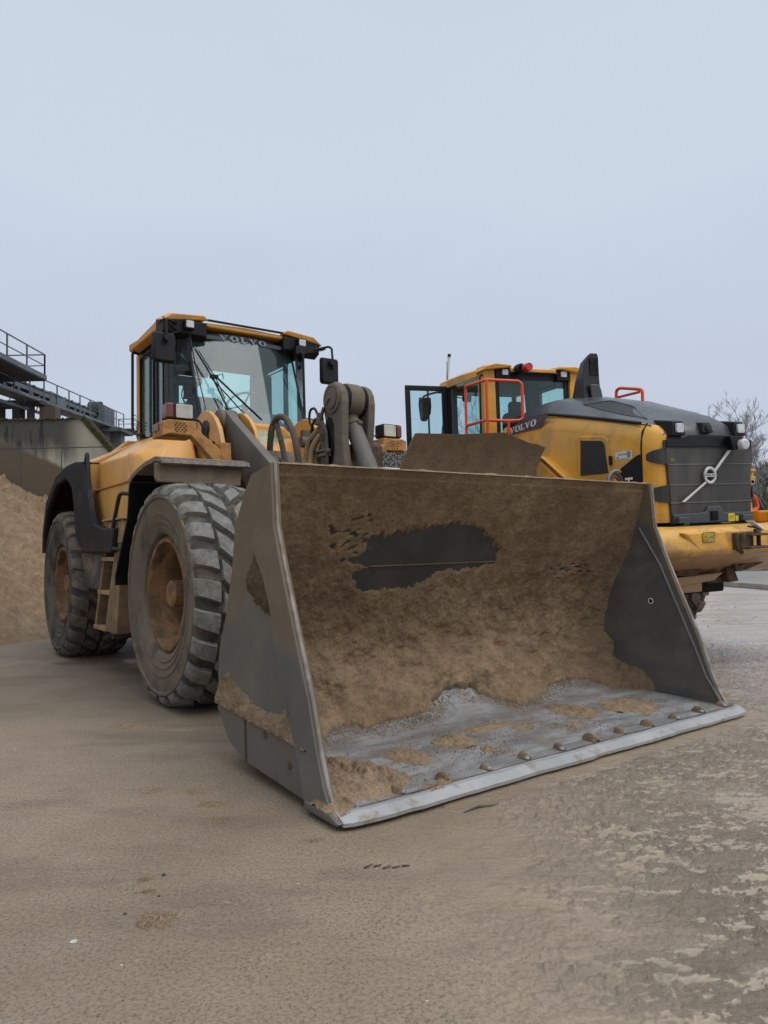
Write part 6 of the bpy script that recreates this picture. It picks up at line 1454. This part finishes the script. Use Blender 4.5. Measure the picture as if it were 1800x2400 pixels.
# roof
q = MB()
def rr2(u, hw, zb, zt): return [(u, -hw, zb), (u, -hw, zt-.05), (u, -hw+.10, zt), (u, 0, zt+.01), (u, hw-.10, zt), (u, hw, zt-.05), (u, hw, zb)]
q.loft([rr2(.12, .78, 3.42, 3.55), rr2(.6, .79, 3.42, 3.58), rr2(1.25, .78, 3.45, 3.60), rr2(1.50, .72, 3.50, 3.565), rr2(1.62, .66, 3.50, 3.53)])
rf = b2(q, 'roof', 'yel_new', cab2, bevel=.012, smooth=45)
q = MB(); q.loft([[(.12, -.5, 3.475), (.12, .5, 3.475), (.12, .5, 3.55), (.12, -.5, 3.55)], [(-.02, -.34, 3.475), (-.02, .34, 3.475), (-.02, .34, 3.525), (-.02, -.34, 3.525)]]); b2(q, 'roof_shelf', 'yel_new', rf, bevel=.01)
for s_ in (1, -1):
    q = MB(); q.loft([[(.13, .80*s_, 3.46), (.13, .78*s_, 3.53), (.13, .60*s_, 3.575), (.13, .34*s_, 3.565), (.13, .34*s_, 3.53)],
                      [(-.06, .80*s_, 3.465), (-.06, .765*s_, 3.53), (-.06, .60*s_, 3.565), (-.06, .38*s_, 3.555), (-.06, .36*s_, 3.52)],
                      [(-.09, .79*s_, 3.47), (-.10, .755*s_, 3.515), (-.11, .60*s_, 3.55), (-.10, .39*s_, 3.54), (-.09, .37*s_, 3.515)]]); b2(q, 'roof_peak', 'yel_new', rf, bevel=.01)
    q = MB(); q.box((-.02, min(.36*s_, .57*s_), 3.38), (.1, max(.36*s_, .57*s_), 3.53)); b2(q, 'lamp_housing', 'black', rf, bevel=.008)
    q = MB(); q.prism(rrect(.45*s_-.042, 3.42, .45*s_+.042, 3.495, .012), -.055, -.02, 'u'); b2(q, 'work_light', 'lamp_white', rf, bevel=.005)
q = MB(); q.tube([(-.06, .36, 3.46), (-.07, .10, 3.46), (-.06, -.36, 3.455)], .008, 6); q.tube([(-.06, .40, 3.44), (-.09, .2, 3.50)], .008, 6); b2(q, 'light_bar', 'black', rf)
q = MB(); q.lathe([(.001, .06), (.068, .06), (.07, .04), (.07, -.03), (.05, -.05)], (-.07, .24, 3.50), 'u', 24); bc = b2(q, 'beacon', 'black', rf, smooth=40)
q = MB(); q.lathe([(.055, 0), (.055, -.10), (.05, -.12), (.045, -.12), (.043, -.115), (.001, -.115)], (-.11, .195, 3.50), 'u', 24); b2(q, 'beacon_lens', 'red_lens', bc, smooth=40)
q = MB(); q.tube([(1.2, .69, 3.58), (1.2, .69, 3.86)], [.006, .004], 6); b2(q, 'thin_antenna', 'black', rf)
# grab rail
q = MB(); q.tube([(.0, .76, 3.42), (.0, .80, 3.40), (.03, .80, 2.5)], .014, 8, fillet=.04); b2(q, 'grab_rail', 'black', cab2, smooth=60)
# open door
dr = [(1.0, .80), (1.02, 1.44)]
q = MB()
for z0, z1, v0, v1 in ((3.385, 3.455, .80, 1.44), (2.5, 2.62, .80, 1.44)): q.box((.985, v0, z0), (1.03, v1, z1))
for v0, v1 in ((.80, .88), (1.37, 1.44)): q.box((.985, v0, 2.62), (1.03, v1, 3.385))
dro = b2(q, 'cab_door', 'black', bevel=.008)
pane('door_glass', [(1.008, .88, 2.62), (1.008, 1.37, 2.62), (1.008, 1.37, 3.385), (1.008, .88, 3.385)], parent=dro, fn=b2, mat='glass_d')
q = MB(); q.box((1.0, 1.085, 2.62), (1.02, 1.105, 3.385)); b2(q, 'door_bar', 'black', dro)
q = MB(); q.box((.98, .745, 2.5), (1.02, .80, 3.43)); b2(q, 'door_hinge_post', 'black', dro)
# mirrors
q = MB(); q.prism([(.69, 3.44), (.88, 3.44), (.885, 3.30), (.865, 3.10), (.84, 3.075), (.77, 3.075), (.735, 3.15), (.70, 3.18), (.685, 3.3)], 1.80, 1.86, 'u'); mi = b2(q, 'mirror', 'black', bevel=.02, seg=3, smooth=50)
q = MB(); q.prism([(.705, 3.42), (.865, 3.42), (.868, 3.30), (.855, 3.18), (.715, 3.20), (.70, 3.3)], 1.795, 1.799, 'u')
mm = glass('mirror face', (0, 0, 0)); mt_ = bpy.data.materials.new('mirror silver'); mt_.use_nodes = True; mt_.node_tree.nodes['Principled BSDF'].inputs['Metallic'].default_value = 1; mt_.node_tree.nodes['Principled BSDF'].inputs['Roughness'].default_value = .05; mt_.node_tree.nodes['Principled BSDF'].inputs['Base Color'].default_value = (.25, .28, .27, 1)
b2(q, 'mirror_face', mt_, mi)
q = MB(); q.tube([(1.45, .55, 3.50), (1.8, .72, 3.49), (1.84, .80, 3.46), (1.84, .80, 3.42)], .016, 7, fillet=.05); b2(q, 'mirror_arm', 'black', mi, smooth=60)
q = MB(); q.prism(rrect(0.0, 3.385, .15, 3.50, .02), 1.80, 1.83, 'u'); mi = b2(q, 'inner_mirror', 'black', bevel=.008)
q = MB(); q.prism(rrect(.012, 3.397, .138, 3.488, .015), 1.796, 1.799, 'u'); b2(q, 'mirror_face', mt_, mi)
q = MB(); q.tube([(1.81, .14, 3.44), (1.6, .5, 3.44)], .008, 6); b2(q, 'mirror_arm', 'black', mi)
# orange rails
q = MB(); q.tube([(-.55, 1.02, 2.0), (-.57, 1.02, 3.235)], .019, 8)
q.tube([(.05, 1.0, 2.0), (.04, 1.0, 2.76), (.03, 1.0, 3.26), (-.02, 1.0, 3.265), (-.57, 1.02, 3.235), (-.58, .58, 3.23), (-.60, .545, 3.19), (-.60, .55, 2.77), (-.60, .58, 2.745), (-.60, .77, 2.735), (-.57, 1.02, 2.745), (-.5, 1.0, 2.76), (.04, 1.0, 2.76)], .019, 8, fillet=.05)
q.tube([(-.60, .755, 2.735), (-.60, .76, 2.3)], .019, 8); b2(q, 'platform_rail', 'orange', smooth=60)
q = MB(); q.tube([(-1.03, -.5, 2.80), (-1.05, -.5, 3.06), (-1.12, -.5, 3.075), (-1.45, -.5, 3.0), (-1.51, -.5, 2.98), (-1.51, -.5, 2.65)], .019, 8, fillet=.06); q.tube([(-1.06, -.5, 2.97), (-1.46, -.5, 2.965)], .016, 7); b2(q, 'hood_rail', 'orange', smooth=60)
q = MB(); q.tube([(-2.55, -.60, 1.71), (-2.6, -.86, 1.715), (-2.6, -.95, 1.69), (-2.6, -.99, 1.575), (-2.6, -.95, 1.54), (-2.6, -.60, 1.54)], .020, 8, fillet=.04); b2(q, 'side_rail', 'orange', smooth=60)
for s_ in (1, -1):
    q = MB(); q.sheet([(3.4, 1.7), (2.9, 1.95), (2.0, 1.95), (1.6, 1.7)], .6*s_, 1.2*s_, .03); b2(q, 'front_fender', 'yel_new')
q = MB(); q.box((-.5, .60, 1.9), (.6, 1.05, 2.0)); b2(q, 'side_platform', 'black')
# tall white pole with red foot beyond the cab
q = MB(); pA = L2M @ Vector((2.2, .42, 2.2)); pB = L2M @ Vector((2.2, .16, 4.22))
q.tube([pA, pA.lerp(pB, .42)], .03, 8, mi=1); q.tube([pA.lerp(pB, .42), pA.lerp(pB, .74)], .026, 8, mi=0); q.tube([pA.lerp(pB, .74), pA.lerp(pB, .78)], .027, 8, mi=1); q.tube([pA.lerp(pB, .78), pA.lerp(pB, .975)], .024, 8, mi=0); q.tube([pA.lerp(pB, .975), pB], .027, 8, mi=2)
tag(q.build('marker_pole', ['chrome', pm('faded red', (.33, .08, .06), None, .6), 'black'], smooth=60), 'red and white marker pole standing up behind the newer loader cab', 'pole')

# =================================================================== GROUND LITTER
rn = random.Random(21)
def pebble(x, y, r, mat, label, seed, flat=.5, group='pebbles on the yard', name='pebble', cat='pebble'):
    q = MB(); n = 9; rings = []
    for i in range(1, 6):
        ph = math.pi*i/6; rings.append([(r*math.sin(ph)*math.cos(2*math.pi*j/n)*(1+.3*noise.noise(Vector((seed, i, j*.9)))), r*math.sin(ph)*math.sin(2*math.pi*j/n)*(1+.3*noise.noise(Vector((seed+3, i, j*.9)))), r*flat*math.cos(ph)) for j in range(n)])
    q.loft(rings); o = q.build(name, mat, smooth=60); o.location = (x, y, r*flat*.6); o.rotation_euler = (0, 0, rn.uniform(0, 6)); return tag(o, label, cat, group)
pebble(-.985, 2.286, .012, 'pale', 'pale yellow leaf scrap on the wet ground near the lower left corner', 1, .15, None, 'leaf_scrap', 'leaf')
pebble(.110, 2.355, .0045, 'pale', 'white pebble on the yard just below the bucket lip, lowest middle of the photo', 2, .6)
pebble(.122, 2.458, .006, 'pale', 'whitish pebble in the middle of the yard in front of the bucket', 3, .6)
pebble(.087, 1.954, .008, 'pale', 'flat beige pebble near the bottom edge of the photo', 4, .4)
pebble(-.335, 2.638, .004, 'pale', 'tiny white pebble left of the bucket corner in the foreground', 5, .6)
pebble(-.788, 2.152, .004, 'pale', 'tiny white chip near the bottom left of the photo', 6, .4)
pebble(-.842, 2.728, .008, 'pebble', 'small dark pebble above the round sand spot', 7, .6)
pebble(-.884, 2.448, .006, 'pebble', 'tiny dark pebble at the left rim of the round sand spot', 8, .6)
pebble(-.809, 2.567, .005, 'pebble', 'tiny dark pebble right of the crumbled sand crumbs', 9, .6)
q = MB()
for i in range(5):
    x0 = -.10+i*.035; q.tube([(x0, 2.75+.01*math.sin(i*2), .004), (x0+.03, 2.765+.01*math.cos(i), .006)], [.004, .002], 5)
tag(q.build('twig', 'rust', smooth=60), 'short dark twig pieces on the ground before the bucket', 'twig')
q = MB(); q.tube([(.33, 3.28, .006), (.40, 3.335, .010), (.48, 3.36, .006), (.55, 3.42, .005)], [.004, .006, .005, .002], 6)
tag(q.build('twig', 'pebble', smooth=60), 'thin brown twig lying on the mud close to the cutting edge', 'twig')
q = MB(); q.tube([(1.55, 4.42, .008), (1.62, 4.46, .012), (1.70, 4.44, .008), (1.76, 4.47, .004)], [.004, .006, .005, .002], 6)
tag(q.build('twig', 'pebble', smooth=60), 'small curved twig on the mud below the right half of the cutting edge', 'twig')
def gpatch(x0, y0, rx, ry, h, seed, label, rot=0, thr=.0, mat='sand_light', n=60):
    q = MB()
    def fn(a, c):
        x, y = (a-.5)*2, (c-.5)*2; r_ = math.hypot(x, y)+.35*fbm(x*1.5+seed, y*1.5, seed, 4)
        g_ = max(0, 1-r_)**.5*h*(.6+.6*fbm(x, y, seed, 4, 9)+.4*noise.noise(Vector((x*14, y*14, seed))))
        X_, Y_ = x*math.cos(rot)-y*math.sin(rot), x*math.sin(rot)+y*math.cos(rot)
        return (x0+X_*rx, y0+Y_*ry, g_ - (.004 if g_ < thr*h+.0005 else 0))
    q.grid(fn, n, n); tag(q.build('sand_spot', mat, smooth=180, recalc=False), label, 'sand', 'thin sand spots on the yard')
gpatch(-.768, 2.402, .085, .075, .010, 1, 'round pale sand spot on the yard near the bottom left', thr=.35)
gpatch(-.90, 2.70, .04, .05, .005, 2, 'small crumbs of pale sand above the round sand spot', thr=.5)
gpatch(-.86, 2.60, .05, .03, .005, 3, 'thin crumbs of pale sand between the round spot and the dark pebble', thr=.5)
gpatch(-.95, 3.65, .13, .09, .006, 4, 'pale sand print on the ground left of the bucket heel', thr=.45)
gpatch(-1.20, 3.68, .10, .10, .006, 5, 'faint sand print on the ground, farthest left beside the bucket', thr=.5)
gpatch(-.82, 3.46, .13, .06, .006, 6, 'flat sand print on the ground nearest to the bucket heel', thr=.45)
gpatch(-.754, 3.249, .06, .06, .006, 7, 'small sand print on the ground left of the bucket corner tip', thr=.4)
gpatch(-.32, 3.02, .07, .06, .005, 8, 'yellowish sand spot on the ground just under the bucket corner', thr=.5)
gpatch(-1.75, 5.0, .22, .10, .008, 9, 'pale sand spot on the ground below the front tyre', thr=.45)
# mud clods and stones pressed into the wet part of the yard
q = MB(); rn = random.Random(9); cnt = 0
while cnt < 1800:
    y = 1.7+rn.random()**1.7*13; x = rn.uniform(-.1, 1)*(.62*y+.6)
    if noise.noise(Vector((x*1.4, y*1.0, 3))) < -.02 or x+.16*y < .9+rn.random()*.8: continue
    if -0.3 < (x*.814-(y-4.0)*.58) and False: continue
    r = rn.uniform(.003, .010)*(1+.05*y); n = 5; vs = []; a0 = rn.random()*6; st = rn.uniform(.5, 1.4)
    for k in range(n): vs.append((x+r*st*1.3*math.cos(a0+k*2*math.pi/n)*rn.uniform(.7, 1.3), y+r*math.sin(a0+k*2*math.pi/n)*rn.uniform(.7, 1.3), -.001))
    for k in range(n): vs.append((x+r*st*.7*math.cos(a0+k*2*math.pi/n), y+r*.6*math.sin(a0+k*2*math.pi/n), r*rn.uniform(.35, .7)))
    q.add(vs, [(k, (k+1) % n, n+(k+1) % n, n+k) for k in range(n)]+[tuple(range(n, 2*n))]); cnt += 1
tag(q.build('mud_clods', pm('wet mud clods', (.14, .108, .078), (.085, .07, .055), .5, 0, 6, (.4, .6), .8, .35), smooth=80, recalc=False), 'small wet mud clods scattered over the muddy right side of the yard', 'mud', kind='stuff')
